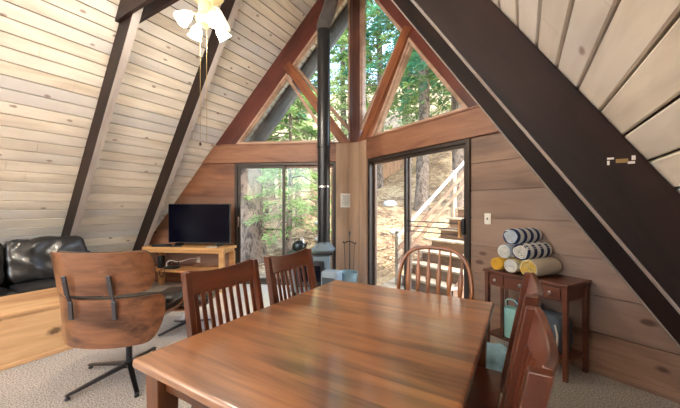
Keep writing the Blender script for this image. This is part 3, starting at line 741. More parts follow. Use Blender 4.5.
# ================================================================== PINE TRUNK
tk = thing('pine_chest', 'long knotty pine blanket chest used as coffee table before the sofa', 'chest', (-3.62,1.75,0))
# front face at x=0 (facing +x), extends to -x and to -y
D_, Ln, Ht = .80, 1.95, .45
b = MB().box((-D_+.01,-Ln+.01,.03),(-.012,-.012,.415)); b.build('body', PINEM, tk, smooth=0, bevel=.004)
MB().box((-D_,-Ln,.415),(.0,.0,.445)).build('lid', PINEM, tk, smooth=0, bevel=.008)
MB().box((-D_+.005,-Ln+.005,0),(-.0,-.0,.04)).build('plinth', PINEM, tk, smooth=0, bevel=.006)
lt = MB(); rbox(lt, (-.022,-.345,.30),(-.004,-.275,.345), .008); rbox(lt, (-.024,-.33,.235),(-.002,-.29,.30), .008)
lt.tube([(.0,-.33,.32),(.014,-.34,.27),(.016,-.31,.23),(.014,-.28,.27),(.0,-.29,.32)], .006, 8)
lt.build('hasp', BLACKM, tk)

# ================================================================== TV AND STAND
sa = math.atan2(.61,1.274)*.9
ts = thing('tv_stand', 'low open pine television stand with a lower shelf', 'tv stand', (-4.68,3.05,0), sa)
w,dp = .70,.21
MB().box((-w,-dp,.645),(w,dp,.69)).build('top', STANDM, ts, smooth=0, bevel=.004)
MB().box((-w+.03,-dp+.02,.60),(w-.03,dp-.02,.645)).build('apron', STANDM, ts, smooth=0, bevel=.003)
for sx in (-1,1):
    for sy in (-1,1):
        x = sx*(w-.055); y = sy*(dp-.045); MB().box((x-.04,y-.03,0),(x+.04,y+.03,.60)).build('leg', STANDM, ts, smooth=0, bevel=.003)
MB().box((-w+.02,-dp+.02,.29),(w-.02,dp-.02,.325)).build('shelf', STANDM, ts, smooth=0, bevel=.003)
R2 = Matrix.Rotation(sa,4,'Z'); O2 = Vector((-4.68,3.05,0))
def on(x,y,z): return tuple(O2 + R2 @ Vector((x,y,z)))
tv = thing('television', 'black flat screen television on the pine stand', 'television', on(.14,.03,.69), sa)
MB().box((-.545,-.015,.045),(.545,.022,.69)).build('bezel', BLACKM, tv, smooth=0, bevel=.004)
MB().box((-.532,-.018,.06),(.532,-.0149,.678)).build('screen', SCREEN, tv, smooth=0)
for s in (-1,1): MB().prism([(s*.36-.012,0),(s*.36+.012,0),(s*.36+.006,.05),(s*.36-.006,.05)], -.10, .10).build('foot', BLACKM, tv, smooth=0)
dv = MB(); rbox(dv, (-.13,-.07,0),(.13,.07,.035), .012); o = dv.build('media_box', BLACKM); o.location = on(-.42,-.12,.69); o.rotation_euler=(0,0,sa+.1); tag(o,'flat black media player lying on the stand at the left of the television','media player')
o = MB().box((-.09,-.02,0),(.09,.02,.018)).build('remote_control', BLACKM, bevel=.005); o.location = on(-.16,-.14,.69); o.rotation_euler=(0,0,sa+.25); tag(o,'black remote control lying before the television screen','remote control')
o = MB().box((-.07,-.04,0),(.07,.04,.012)).build('remote_control', plain('pale_plastic',srgb(196,196,190),.5), bevel=.004); o.location = on(.45,-.12,.69); o.rotation_euler=(0,0,sa-.1); tag(o,'thin pale grey remote or tray at the right end of the stand','remote control')
dm = thing('router', 'black internet router with a coiled cable on the stand shelf', 'router', on(-.28,-.06,.325), sa)
rbox(MB(), (-.10,-.06,0),(.10,.06,.035), .01).build('case', BLACKM, dm)
for s in (-1,1): MB().bar((s*.08,.05,.02),(s*.08,.05,.11), .012,.008).build('antenna', BLACKM, dm)
o = rbox(MB(), (-.035,-.05,0),(.035,.05,.20), .01).build('modem', BLACKM); o.location = on(-.49,-.04,.325); o.rotation_euler=(0,0,sa); tag(o,'upright black modem at the left end of the stand shelf','modem')
pts = [on(-.34,-.10,.36), on(-.36,-.08,.42), on(-.31,-.04,.45), on(-.25,.02,.42), on(-.20,.10,.42), on(-.14,.22,.44), on(-.10,.31,.43), on(-.088,.335,.405)]
def smoothpts(p, n=6):
    P = [Vector(q) for q in p]; out = []
    for i in range(len(P)-1):
        a,b,c,d = P[max(i-1,0)],P[i],P[i+1],P[min(i+2,len(P)-1)]
        for k in range(n):
            t = k/n; out.append(.5*((2*b)+(-a+c)*t+(2*a-5*b+4*c-d)*t*t+(-a+3*b-3*c+d)*t**3))
    return out+[P[-1]]
tag(MB().tube(smoothpts(pts), .006, 8).build('power_cord', CORDM), 'white power cord curling from the stand shelf to the wall outlet', 'cord')
pts = [on(-.20,-.10,.35), on(-.28,-.19,.36), on(-.36,-.225,.33), on(-.37,-.23,.26), on(-.33,-.23,.22), on(-.30,-.225,.27), on(-.31,-.19,.34)]
tag(MB().tube(smoothpts(pts), .006, 8).build('cable', BLACKM), 'black cable looping over the front of the stand shelf', 'cord')
# outlet on the left wall behind the stand
def on_wall(side,u,z,y=-.001): return WF[side] @ Matrix.Translation((u,y,z))
def outlet(u,z,label,side=-1):
    t = thing('wall_outlet', label, 'outlet'); t.matrix_world = on_wall(side,u,z)
    rbox(MB(), (-.036,-.008,-.058),(.036,.0,.058), .003).build('plate', plain('beige_plate',srgb(196,160,128),.5), t)
    for s in (-1,1): MB().box((-.016,-.0105,s*.025-.014),(.016,-.0075,s*.025+.014)).build('socket', WHITEP, t, bevel=.003)
outlet(2.77,.40,'beige wall outlet behind the television stand')

# ================================================================== STOVE, PIPE, TOOLS
sv = thing('wood_stove', 'grey enamelled wood stove standing on the tiles behind the far left dining chair', 'stove', (-2.56,3.50,.003), math.radians(31))
rbox(MB(), (-.27,-.22,.17),(.27,.22,.68), .03, 3).build('firebox', STOVEM, sv)
rbox(MB(), (-.31,-.25,.68),(.31,.25,.715), .012, 2).build('top_plate', BLACK, sv)
dd = rbox(MB(), (-.19,-.245,.25),(.19,-.215,.60), .012, 2).build('stove_door', BLACK, sv)
MB().box((-.14,-.248,.33),(.14,-.2455,.54)).build('door_glass', SCREEN, dd, smooth=0)
MB().tube([(.17,-.25,.40),(.17,-.29,.41),(.17,-.29,.46),(.17,-.25,.47)], .008, 8).build('door_handle', CHROME, dd)
for sx in (-1,1):
    for sy in (-1,1): MB().bar((sx*.24,sy*.19,0),(sx*.22,sy*.17,.18), .03,.03, w2=.045,d2=.045).build('leg', BLACK, sv, smooth=0)
MB().lathe([(.17,.715),(.168,.735),(.13,.775),(.10,.80),(.10,.83)],28,Matrix.Translation((.17,.06,0))).build('flue_collar', STOVEM, sv, label='pale domed flue collar')
px,py = (Vector((-2.56,3.50,0)) + Matrix.Rotation(math.radians(31),4,'Z') @ Vector((.17,.06,0))).to_2d()
sp = thing('stovepipe', 'tall black stovepipe rising from the stove to the roof', 'stovepipe', (px,py,0))
MB().tube([(0,0,.83),(0,0,2.2)], .09, 28).build('lower_pipe', PIPEM, sp)
MB().tube([(0,0,2.18),(0,0,3.86)], .093, 28).build('upper_pipe', PIPEM, sp)
MB().lathe([(.094,1.60),(.098,1.605),(.098,1.625),(.094,1.63)],28).build('seam_band', CHROME, sp)
MB().lathe([(.095,2.17),(.100,2.175),(.100,2.2),(.095,2.205)],28).build('seam_band', PIPEM, sp)
el = [(0,0,3.84),(.0,.0,3.92),(.02,.015,4.0),(.05,.035,4.09),(.08,.055,4.2),(.10,.065,4.32),(.10,.065,5.2)]
MB().tube(el, [.099]*7, 28, cap=False).build('elbow', PIPEG, sp, label='grey elbow and flue section')
kt = thing('kettle', 'dark steel kettle sitting on the stove top', 'kettle', tuple(Vector((-2.56,3.50,.0)) + Matrix.Rotation(math.radians(31),4,'Z') @ Vector((-.17,-.02,.727))))
MB().lathe([(0,0),(.085,0),(.10,.02),(.105,.05),(.095,.09),(.06,.115),(0,.12)],24).build('body', plain('dark_steel',srgb(70,76,80),.3,metal=.8), kt)
MB().lathe([(.045,.115),(.045,.125),(.012,.135),(.012,.15),(.0,.155)],16).build('lid', BLACK, kt)
MB().tube([(-.08,0,.09),(-.075,0,.15),(0,0,.18),(.075,0,.15),(.08,0,.09)], .006, 8).build('handle', CHROME, kt)
MB().tube([(.09,0,.05),(.13,0,.09),(.145,0,.11)], [.018,.012,.009], 8).build('spout', BLACK, kt)
# small heater-like log box next to stove
lb = thing('fan_heater', 'small upright grey electric heater between the stove and the bucket', 'heater', (-2.14,3.37,.003), math.radians(5))
rbox(MB(), (-.12,-.09,.03),(.12,.09,.50), .035, 3).build('case', plain('pale_grey_case',srgb(136,150,160),.4), lb)
MB().box((-.09,-.098,.08),(.09,-.088,.42)).build('grille', plain('dark_grille',srgb(58,64,70),.5), lb, smooth=0, bevel=.01)
rbox(MB(), (-.13,-.10,0),(.13,.10,.03), .01).build('foot', BLACKM, lb)
bu = thing('ash_bucket', 'galvanised metal ash bucket at the foot of the centre post', 'bucket', (-2.20,3.93,.003))
MB().lathe([(0,0),(.10,0),(.105,.01),(.135,.36),(.142,.365),(.142,.375),(.132,.375),(.10,.02),(0,.015)],28).build('body', BUCKETM, bu)
MB().lathe([(.139,.30),(.142,.305),(.139,.31)],28).build('rim_band', BUCKETM, bu)
MB().tube(smoothpts([(-.14,0,.33),(-.15,-.05,.25),(-.08,-.14,.20),(.08,-.14,.20),(.15,-.05,.25),(.14,0,.33)]), .004, 6).build('bail_handle', CHROME, bu)
tool = thing('fire_tool_stand', 'black wrought iron fireplace tool set leaning by the bucket', 'fireplace tools', (-2.28,4.10,.003))
MB().lathe([(0,0),(.10,0),(.10,.015),(.02,.03),(0,.03)],20).build('base', BLACKM, tool)
MB().tube([(0,0,.02),(0,0,.90)], .008, 8).build('pole', BLACKM, tool)
MB().tube([(0,0,.90),(0,0,.93),(0,0,.955)], [.012,.016,.004], 8).build('finial', BLACKM, tool)
MB().tube(smoothpts([(-.11,0,.79),(-.09,-.01,.77),(0,0,.80),(.09,.01,.77),(.11,0,.79)]), .009, 8).build('hook_bar', BLACKM, tool)
for x in (-.09,.09):
    MB().tube([(x,-.005,.78),(x*.8,-.01,.4),(x*.7,-.01,.12)], [.005,.005,.007], 6).build('poker', BLACKM, tool)

# ================================================================== CONSOLE TABLE WITH TOWELS
ca = math.atan2(-.35,.583)
cons = thing('console_table', 'dark cherry console table with three small drawers and white metal knobs', 'console table', (-.5*(.343-.24)+.0,3.01,0), ca)
FR = Vector((.285,2.83,0)); ex = Vector((math.cos(ca),math.sin(ca),0)); ey = Vector((-math.sin(ca),math.cos(ca),0))
Lc, Dc = .72, .37
ctr = FR - ex*Lc/2 + ey*Dc/2; cons.location = ctr; TYO = -.03
MB().box((-Lc/2,-Dc/2,.72),(Lc/2,Dc/2,.742)).build('top', SIDEM, cons, smooth=0, bevel=.004)
MB().box((-Lc/2+.03,-Dc/2+.03,.60),(Lc/2-.03,Dc/2-.03,.72)).build('carcass', SIDEM, cons, smooth=0)
for sx in (-1,1):
    for sy in (-1,1):
        x=sx*(Lc/2-.03); y=sy*(Dc/2-.035); MB().bar((x,y,0),(x,y,.72),.030,.028,up=(0,1,0),w2=.038,d2=.038).build('leg', SIDEM, cons, smooth=0, bevel=.002)
MB().box((-Lc/2+.165,-Dc/2+.025,.14),(-Lc/2+.185,-Dc/2+.05,.60)).build('divider', SIDEM, cons, smooth=0)
MB().box((-Lc/2+.03,-Dc/2+.03,.13),(Lc/2-.03,Dc/2-.03,.15)).build('shelf', SIDEM, cons, smooth=0, bevel=.002)
for k,(a,b) in enumerate(((-.30,-.165),(-.145,.145),(.165,.30))):
    dr = MB().box((a,-Dc/2+.018,.62),(b,-Dc/2+.03,.70)).build('drawer', SIDEM, cons, smooth=0, bevel=.003)
    MB().lathe([(0,0),(.008,0),(.008,.01),(.015,.018),(.016,.024),(.010,.030),(0,.031)],16,Matrix.Translation(((a+b)/2,-Dc/2+.018,.66)) @ Matrix.Rotation(PI/2,4,'X')).build('knob', NICKEL, dr)
def onc(x,y,z): return tuple(ctr+ex*x+ey*y+Vector((0,0,z)))
def towel(label, x, z, r, mats, seed, length=.32, tilt=0, y=0):
    """rolled towel: spiral sheet, axis along local y"""
    t = thing('rolled_towel', label, 'towel', onc(x,y+TYO,z), ca+math.radians(-4+tilt), 'rolled towels stacked on the console')
    del t['group']
    rng = random.Random(seed); turns = 3.6; n = 86; m = MB()
    def fn(u,v):
        th = 2*PI*turns*u+rng_off; rr = .010+(r-.010-.004)*u; wob = 1+.05*math.sin(3*th+seed)+.03*math.sin(5*th)
        yy = (v-.5)*length*(1-.03*math.sin(th*2+seed)); e = 1-.05*abs(2*v-1)**4
        return (rr*wob*e*math.cos(th), yy, rr*wob*e*math.sin(th)*.92)
    rng_off = rng.uniform(0,6)
    m.grid(fn, n, 10, .0085)
    m.build('roll', mats[0], t, smooth=70)
    # outer wrap
    w = MB()
    def fo(u,v):
        th = 2*PI*u*.97+rng_off+2*PI*turns; wob = 1+.02*math.sin(2*th+seed); yy=(v-.5)*length*1.0; e=1-.06*abs(2*v-1)**5
        return ((r-.004)*wob*e*math.cos(th), yy, (r-.004)*wob*e*math.sin(th)*.92)
    w.grid(fo, 40, 12, .008); w.build('outer_wrap', mats[1], t, smooth=70)
    return t
YEL = plain('yellow_terry', srgb(226,176,60), .95, noise=.1, nscale=100, bump=.5)
CREAM = plain('cream_terry', srgb(206,190,164), .95, noise=.1, nscale=100, bump=.5)
STRB = striped('blue_striped_terry', srgb(222,222,218), srgb(44,58,96), 2*PI/.085)
STRLB = plain('pale_blue_white_terry', srgb(206,214,220), .95, noise=.12, nscale=70, bump=.5)
YW = striped('yellow_white_terry', srgb(228,222,200), srgb(228,190,92), 2*PI/.10)
zb = .742+.066
towel('yellow rolled towel at the left end of the bottom row', -.22, zb, .067, (YEL,YEL), 1, .27)
towel('white rolled towel with yellow edges in the middle of the bottom row', -.085, zb+.002, .069, (TOWW,YW), 2, .28)
towel('thick cream rolled towel at the right end of the bottom row', .085, zb+.013, .083, (YW,CREAM), 3, .32)
towel('plain white rolled towel at the left of the second row', -.145, zb+.122, .070, (TOWW,STRLB), 4, .28)
towel('rolled towel with wide navy stripes at the right of the second row', .015, zb+.140, .080, (TOWW,STRB), 5, .32)
towel('blue and white striped rolled towel on top of the stack', -.07, zb+.262, .080, (STRLB,STRB), 6, .32)
# things on the lower shelf
tb_ = thing('tote_bag', 'pale teal tote bag on the console shelf', 'bag', onc(-.10,-.08,.15), ca)
rbox(MB(), (-.10,-.055,0),(.10,.055,.27), .015, 2).build('body', TEAL, tb_)
MB().tube(smoothpts([(-.05,-.05,.26),(-.05,-.065,.34),(.0,-.06,.36),(.05,-.065,.34),(.05,-.05,.26)]), .006, 6).build('handle', TEAL, tb_)
cl = puffy(MB(), (-.09,-.05,0),(.09,.07,.17), .05, 40, amp=.015).build('blue_cloth', BLUEB, smooth=60); cl.location = onc(-.07,.06,.335-.03); cl.rotation_euler=(0,0,ca); tag(cl,'crumpled blue cloth poking up behind the teal tote','cloth')
gb = thing('grey_bag', 'grey soft bag with a pale strap at the right end of the console shelf', 'bag', onc(.17,0,.15), ca)
puffy(MB(), (-.11,-.10,0),(.11,.10,.30), .05, 41, amp=.01).build('body', GREYB, gb, smooth=60)
MB().tube(smoothpts([(.06,-.10,.24),(.09,-.125,.16),(.08,-.12,.06),(.06,-.11,.02)]), .007, 6).build('strap', TOWW, gb)
bl = thing('cloth_bundle', 'pale blue cloth bundle on the carpet under the console table', 'bundle', (-.18,2.72,0))
bl2 = puffy(MB(), (-.09,-.08,0),(.09,.08,.22), .05, 42, amp=.012).build('body', plain('pale_blue_cloth',srgb(140,176,190),.85,noise=.3,nscale=20,bump=.4), bl, smooth=60)

# ================================================================== WALL FITTINGS
sw = thing('light_switch', 'ivory light switch on the plank wall right of the sliding door', 'light switch'); sw.matrix_world = on_wall(1,(2.389-.315)/CP,1.205,-.001)
rbox(MB(), (-.036,-.008,-.058),(.036,0,.058), .003).build('plate', WHITEP, sw)
MB().box((-.005,-.018,-.010),(.005,-.007,.012)).build('toggle', plain('dark_toggle',srgb(90,86,80),.5), sw, smooth=0)
nt_ = thing('paper_notice', 'white paper notice pinned on the centre post', 'notice'); nt_.matrix_world = on_wall(-1,.175,1.435,-.068)
MB().box((-.085,-.003,-.115),(.085,0,.115)).build('sheet', PAPER, nt_, smooth=0)
tx = MB()
for k in range(13):
    z = .085-k*.0135; tx.box((-.065,-.0042,z-.002),(.065-(.03 if k%4==3 else .0)-.01*(k%3),-.0031,z+.002))
tx.build('text_lines', INK, nt_, smooth=0)
# metal bracket with tape tabs on the near right rafter
br = thing('beam_bracket', 'small brass plate with four white tape tabs on the broad right rafter', 'bracket', (.352,Y1,1.521))
MB().box((-.019,-.004,-.008),(.019,-.0005,.008)).build('plate', BRASS, br, smooth=0)
for (x,z,a,b) in ((-.036,.012,.011,.004),(-.043,-.006,.004,.009),(.036,.010,.006,.009),(.029,-.009,.011,.005)):
    MB().box((x-a,-.003,z-b),(x+a,-.0005,z+b)).build('tape_tab', PAPER, br, smooth=0)
hk = thing('wall_hook', 'small silver hook on the near left rafter above the sofa', 'hook', (-5.50,Y1,1.22))
MB().box((-.02,-.006,-.02),(.02,-.001,.03)).build('plate', CHROME, hk, smooth=0)
MB().tube([(0,-.006,.0),(0,-.03,-.01),(0,-.035,.012)], .005, 6).build('peg', CHROME, hk)

# ================================================================== OUTSIDE
def gz(x,y):
    if y < 5.3: b = -.2
    else: b = -.2+.265*(y-5.3)
    b += .34*max(0,y-14)
    b += .10*math.sin(x*.9+y*.6)+.06*math.sin(x*2.1-y*1.3) if y > 5.6 else 0
    if x < -6: b -= .03*min(6,(-6-x))*max(0,min(1,(y-5)/4))
    return b
g = MB(); nx,ny = 110,110
def gf(u,v):
    x = -42+72*u; y = 2.0+44*v**1.4; return (x,y,gz(x,y)) 
g.grid(gf, nx, ny, 0)
g.box((-30,-30,-.4),(25,2.2,-.2))
g.build('hillside', LITTER, kind='structure', smooth=80)

def trunk_mesh(h, r, seed, lean=.0):
    rng = random.Random(seed); n = 16; seg = 14; m = MB(); pts=[]; rs=[]
    for i in range(n+1):
        t = i/n; z = h*t; pts.append((lean*z+.05*math.sin(z*.8+seed),.05*math.cos(z*.7+seed),z-.3 if i==0 else z)); rs.append(r*(1-.8*t)*(1+.35*math.exp(-z/.35)))
    m.tube(pts, rs, seg); return m
def foliage_mesh(seed, h, zb, R, nbr, leaves, lw, ll, droop=.35, twigs=True):
    rng = random.Random(seed); m = MB(); vs=[]; fs=[]
    for b in range(nbr):
        t = (b+rng.random())/nbr; z0 = zb+(h-zb)*t; ln = R*(1-t*.88)*rng.uniform(.65,1.1); a = rng.uniform(0,2*PI)
        d = Vector((math.cos(a),math.sin(a),0)); sd = Vector((-d.y,d.x,0))
        for k in range(leaves):
            s = rng.random()**.7; spread = (1-s)*.55*ln*.55+.06
            p = d*ln*s + sd*rng.gauss(0,1)*spread*.7 + Vector((0,0,z0+.12*ln*s-droop*ln*s*s+rng.gauss(0,.05)))
            dd = (d+sd*rng.gauss(0,.9)+Vector((0,0,rng.gauss(-.25,.35)))).normalized()
            ss = dd.cross(Vector((rng.gauss(0,.5),rng.gauss(0,.5),1))).normalized()
            L_ = ll*rng.uniform(.6,1.3); w_ = lw*rng.uniform(.6,1.3); n0 = len(vs)
            vs += [p, p+dd*L_*.5+ss*w_, p+dd*L_, p+dd*L_*.5-ss*w_]; fs.append((n0,n0+1,n0+2,n0+3))
    m.add(vs,fs); return m
def branch_mesh(seed, h, zb, R, n):
    rng = random.Random(seed); m = MB()
    for b in range(n):
        t = b/n; z0 = zb+(h-zb)*t; ln = R*(1-t*.88)*.7; a = rng.uniform(0,2*PI); d = Vector((math.cos(a),math.sin(a),0))
        m.tube([Vector((0,0,z0)), d*ln*.5+Vector((0,0,z0+.03*ln)), d*ln+Vector((0,0,z0-.2*ln))], [.03,.018,.006], 5)
    return m
def make_tree(name, label, h, r, zb, R, nbr, leaves, lw, ll, leafm, seed, group, droop=.35):
    t = thing(name, label, 'tree', (0,0,0), 0, group)
    trunk_mesh(h, r, seed).build('trunk', BARKM, t)
    branch_mesh(seed, h, zb, R, 26).build('branches', BARKM, t, kind='stuff')
    f = foliage_mesh(seed, h, zb, R, nbr, leaves, lw, ll, droop).build('foliage', leafm, t, smooth=0, kind='stuff')
    return t
protoE = make_tree('conifer_tree', '', 14, .37, 3.4, 2.6, 70, 110, .035, .26, LEAF_A, 15, None)
protoA = make_tree('conifer_tree', '', 15, .20, 3.5, 3.0, 90, 110, .035, .26, LEAF_A, 11, None)
protoB = make_tree('young_conifer_tree', '', 6.5, .09, .9, 2.1, 75, 130, .024, .18, LEAF_D, 12, None, .2)
protoC = make_tree('conifer_tree', '', 17, .23, 5.0, 3.2, 90, 110, .04, .28, LEAF_C, 13, None, .5)
protoD = make_tree('leafy_tree', '', 10, .15, 1.8, 2.6, 80, 120, .05, .16, LEAF_B, 14, None, .1)
# px-bearing chosen in metres: (proto, x, y, rot, scale, label)
spots = [
 (protoE,-6.12,5.72,.3,1.0,'tall conifer with thick grey trunk outside the left end of the left sliding door'),
 (protoB,-5.55,6.55,1.0,.95,'young pale green conifer in front of the middle of the left sliding door'),
 (protoC,-3.09,10.97,2.0,1.0,'dark trunked conifer seen just right of the right door mullion'),
 (protoA,-2.04,11.6,4.0,1.1,'slim conifer seen near the right jamb of the right sliding door'),
 (protoC,-.6,9.3,5.0,1.0,'blue green conifer seen through the lower right gable window'),
 (protoD,-7.2,9.0,.0,.8,'pale leafy tree behind the stovepipe in the left door'),
 (protoC,-9.2,9.2,1.7,.95,'blue green conifer seen through the lower left gable window'),
 (protoD,-9.5,7.4,2.4,.85,'pale leafy tree behind the thick trunk at the left door'),
 (protoA,-6.3,14.5,.8,1.1,'tall green conifer on the slope behind the wooden fence'),
 (protoC,-4.5,16.0,2.8,1.1,'tall blue green conifer high on the slope beyond the centre mullion'),
 (protoA,-1.0,15.0,3.9,1.0,'green conifer high on the slope right of the stair'),
 (protoD,-5.2,18.5,.7,1.0,'pale leafy tree at the top of the slope beyond the right door'),
 (protoD,-8.5,15.5,5.2,1.1,'pale leafy tree high behind the left gable window'),
 (protoC,-12.5,13.0,.4,1.1,'large blue green conifer far left on the slope'),
 (protoA,-12.0,8.5,3.3,1.0,'green conifer at the far left behind the house side'),
 (protoA,-10.5,18.0,4.6,1.2,'tall green conifer far up the slope behind the stovepipe'),
 (protoA,-3.0,21.5,1.2,1.2,'tall green conifer far up the slope over the right door'),
 (protoC,-7.4,22.0,2.2,1.2,'tall blue green conifer far up the slope behind the centre post'),
 (protoD,-1.8,19.0,2.9,1.1,'pale leafy tree far up the slope behind the stair'),
 (protoA,1.2,11.5,.5,1.0,'green conifer beyond the head of the stair'),
]
used = set()
for (pr,x,y,rz,s,lb_) in spots:
    o = pr if pr not in used else dup(pr,(0,0,0),0,lb_)
    used.add(pr); o.location = (x,y,gz(x,y)-.15); o.rotation_euler = (0,0,rz); o.scale = (s,s,s); o['label'] = lb_
# rocks
def rock(x,y,r,seed,label,flat=.6):
    rng = random.Random(seed); bm = bmesh.new(); bmesh.ops.create_icosphere(bm, subdivisions=3, radius=r)
    ph = [rng.uniform(0,6) for _ in range(4)]
    for v in bm.verts:
        k = 1+.16*math.sin(v.co.x*4/r*.6+ph[0])+.12*math.sin(v.co.y*5/r*.6+ph[1])+.1*math.sin(v.co.z*5/r*.6+ph[2]); v.co *= k; v.co.z *= flat
    m = MB(); 
    for i,v in enumerate(bm.verts): v.index=i
    m.add([v.co.copy() for v in bm.verts], [[v.index for v in f.verts] for f in bm.faces]); bm.free()
    o = m.build('rock', ROCKM, smooth=50); o.location=(x,y,gz(x,y)+r*flat*.3); tag(o,label,'rock')
rock(-4.35,10.9,.30,1,'pale rounded boulder on the slope in front of the fence',.45)
rock(-5.9,8.6,.26,2,'grey rock on the leaf litter in the right half of the left door')
rock(-5.2,7.6,.17,3,'small grey rock low on the slope behind the stovepipe')
rock(-3.0,7.9,.14,4,'small stone low on the slope in the left pane of the right door')
# fallen branches / litter stuff on the slope
rng = random.Random(5); tw = MB()
for k in range(260):
    x = rng.uniform(-9,1); y = rng.uniform(5.8,13); a = rng.uniform(0,PI); l = rng.uniform(.1,.45); z = gz(x,y)+.02
    tw.tube([(x,y,z),(x+math.cos(a)*l,y+math.sin(a)*l,gz(x+math.cos(a)*l,y+math.sin(a)*l)+.03)], rng.uniform(.005,.014), 5)
o = tw.build('fallen_twigs', BARKM); o['kind']='stuff'; tag(o,'fallen twigs scattered over the leaf litter on the slope','twigs')
rng = random.Random(9); vs=[];fs=[]; lf_=MB()
for k in range(9000):
    x = rng.uniform(-11,2); y = 5.2+rng.random()**1.5*12; z = gz(x,y)+rng.uniform(.005,.05); a = rng.uniform(0,6.3); s = rng.uniform(.02,.06)
    d = Vector((math.cos(a),math.sin(a),rng.uniform(-.5,.5)))*s; e = Vector((-math.sin(a),math.cos(a),rng.uniform(-.5,.5)))*s*.6; p = Vector((x,y,z)); n0=len(vs)
    vs += [p-d,p+e,p+d,p-e]; fs.append((n0,n0+1,n0+2,n0+3))
lf_.add(vs,fs); o = lf_.build('fallen_leaves', plain('dry_leaf',srgb(190,158,118),.9,noise=.5,nscale=3), smooth=0); o['kind']='stuff'; tag(o,'dry fallen leaves covering the slope outside the doors','leaves')
# low shrubs
def shrub(x,y,h,label,m_,seed):
    t = thing('shrub', label, 'shrub', (x,y,gz(x,y)))
    f = foliage_mesh(seed, h, .05, h*.7, 22, 60, .022, .09, .1).build('foliage', m_, t, smooth=0, kind='stuff')
    branch_mesh(seed,h,.02,h*.5,10).build('stems', BARKM, t, kind='stuff')
shrub(-7.0,6.6,.7,'low green shrub beside the thick trunk outside the left door',LEAF_B,61)
shrub(-5.4,9.6,.9,'pale shrub on the slope in the right half of the left door',LEAF_B,62)
shrub(-8.2,7.9,.9,'green shrub behind the young conifer',LEAF_A,63)
# fence
fn = thing('wooden_fence', 'weathered vertical board fence on the slope behind the right sliding door', 'fence')
p0 = Vector((-7.8,11.9)); p1 = Vector((-4.9,19.0)); d = (p1-p0); ln = d.length; d.normalize(); nb = int(ln/.16); fb = MB()
fn.location = (p0.x,p0.y,0); fn.rotation_euler = (0,0,math.atan2(d.y,d.x))
for k in range(nb):
    x = k*.16; w_ = p0+d*x; z = gz(w_.x,w_.y); fb.box((x,-.012,z+.03),(x+.145,.012,z+1.75+.02*math.sin(k*2.1)))
fb.build('boards', FENCEM, fn, smooth=0)
for k in range(0,nb,14):
    x=k*.16; w_=p0+d*x; z=gz(w_.x,w_.y); MB().box((x-.05,.03,z-.2),(x+.05,.12,z+1.75)).build('post', FENCEM, fn, smooth=0)
rl = MB()
for hh in (.4,1.45):
    for k in range(0,nb-1,6):
        xa=k*.16; xb=min(nb,k+6)*.16; wa=p0+d*xa; wb=p0+d*xb; rl.bar((xa,.02,gz(wa.x,wa.y)+hh),(xb,.02,gz(wb.x,wb.y)+hh),.04,.09)
rl.build('rails', FENCEM, fn, smooth=0)
# landing outside the right door and stair going up to the right
dk = MB(); 
for k in range(9): dk.box((-2.1,4.55+k*.145-.0,-.06),(1.3,4.55+k*.145+.138,-.02))
o = dk.build('deck_landing', DECKW, smooth=0); tag(o,'pale board landing outside the right sliding door','deck')
sr = thing('outdoor_stair', 'pale weathered wooden stair rising to the right outside the right door', 'stair', (-1.79,5.05,-.02), math.radians(62))
rise,run,ns = .19,.24,13
for k in range(ns):
    MB().box((k*run-.03,-1.05,(k+1)*rise-.035),(k*run+run+.015,.02,(k+1)*rise)).build('tread', DECKW, sr, smooth=0, bevel=.003)
    MB().box((k*run,-1.02,k*rise),(k*run+.02,-.02,(k+1)*rise-.035)).build('riser', RISERM, sr, smooth=0)
for y in (-1.02,-.04):
    MB().prism([(.05,0),(.30,0),(ns*run,(ns-1)*rise-.14),(ns*run,ns*rise-.05),(.05,.14)], y, y+.035).build('stringer', RISERM, sr, smooth=0)
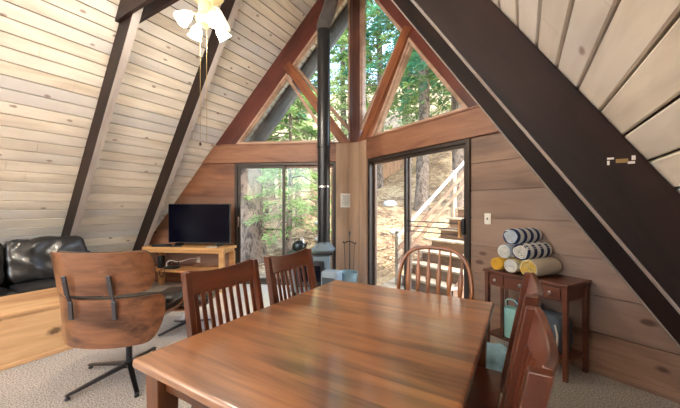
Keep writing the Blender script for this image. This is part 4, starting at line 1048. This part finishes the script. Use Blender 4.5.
for hh,w_,m_ in ((.83,.05,RAILW),(.60,.06,RISERM),(.38,.06,RISERM)):
    MB().bar((-.1,-.01,hh+.1-.08),(ns*run,-.01,ns*rise+hh+.1),.035,w_).build('handrail', m_, sr, smooth=0, bevel=.004)
for k in (0,6,12):
    MB().box((k*run-.06,.022,-.1),(k*run+.02,.10,k*rise+.93)).build('post', DECKW, sr, smooth=0, bevel=.004)

# ================================================================== LIGHT
w = bpy.data.worlds.new('sky'); bpy.context.scene.world = w; w.use_nodes = True; nt = w.node_tree
bg = nt.nodes['Background']; sky = nt.nodes.new('ShaderNodeTexSky'); sky.sky_type='NISHITA'; sky.sun_disc=False; sky.sun_elevation=math.radians(52); sky.sun_rotation=math.radians(120); sky.dust_density=2.5; sky.air_density=1.0; sky.ozone_density=1.0
nt.links.new(sky.outputs[0], bg.inputs[0]); bg.inputs[1].default_value = 1.0
sd = bpy.data.lights.new('sun','SUN'); sd.energy = 2.1; sd.angle = math.radians(1.0); sd.color=(1,.94,.84)
so = bpy.data.objects.new('sun', sd); C.objects.link(so)
sdir = Vector((.55,-.45,.85)).normalized(); so.rotation_euler = sdir.to_track_quat('Z','Y').to_euler(); so.location=(0,0,20)
# added unseen fill behind the camera: area lights washing the rear of the ceiling
for x,y,e in ((XC-1.4,-2.6,65),(XC+1.5,-2.2,150)):
    ad = bpy.data.lights.new('added_upward_fill','AREA'); ad.shape='DISK'; ad.size=.9; ad.energy=e; ad.color=(1,.97,.93)
    ao = bpy.data.objects.new('added_upward_fill', ad); C.objects.link(ao); ao.location=(x,y,1.75); ao.rotation_euler=(PI,0,0)

# ================================================================== CAMERA
cd = bpy.data.cameras.new('camera'); cd.sensor_width=36; cd.lens=306.37/680*36; cd.shift_y=.0041; cd.clip_start=.02; cd.clip_end=300
co = bpy.data.objects.new('camera', cd); C.objects.link(co); co.location=(0,0,1.33); co.rotation_euler=(PI/2,0,math.radians(30.86))
sc = bpy.context.scene; sc.camera = co
sc.view_settings.view_transform='Standard'; sc.view_settings.look='None'; sc.view_settings.gamma=1; sc.view_settings.use_curve_mapping=False; sc.view_settings.exposure=1.2
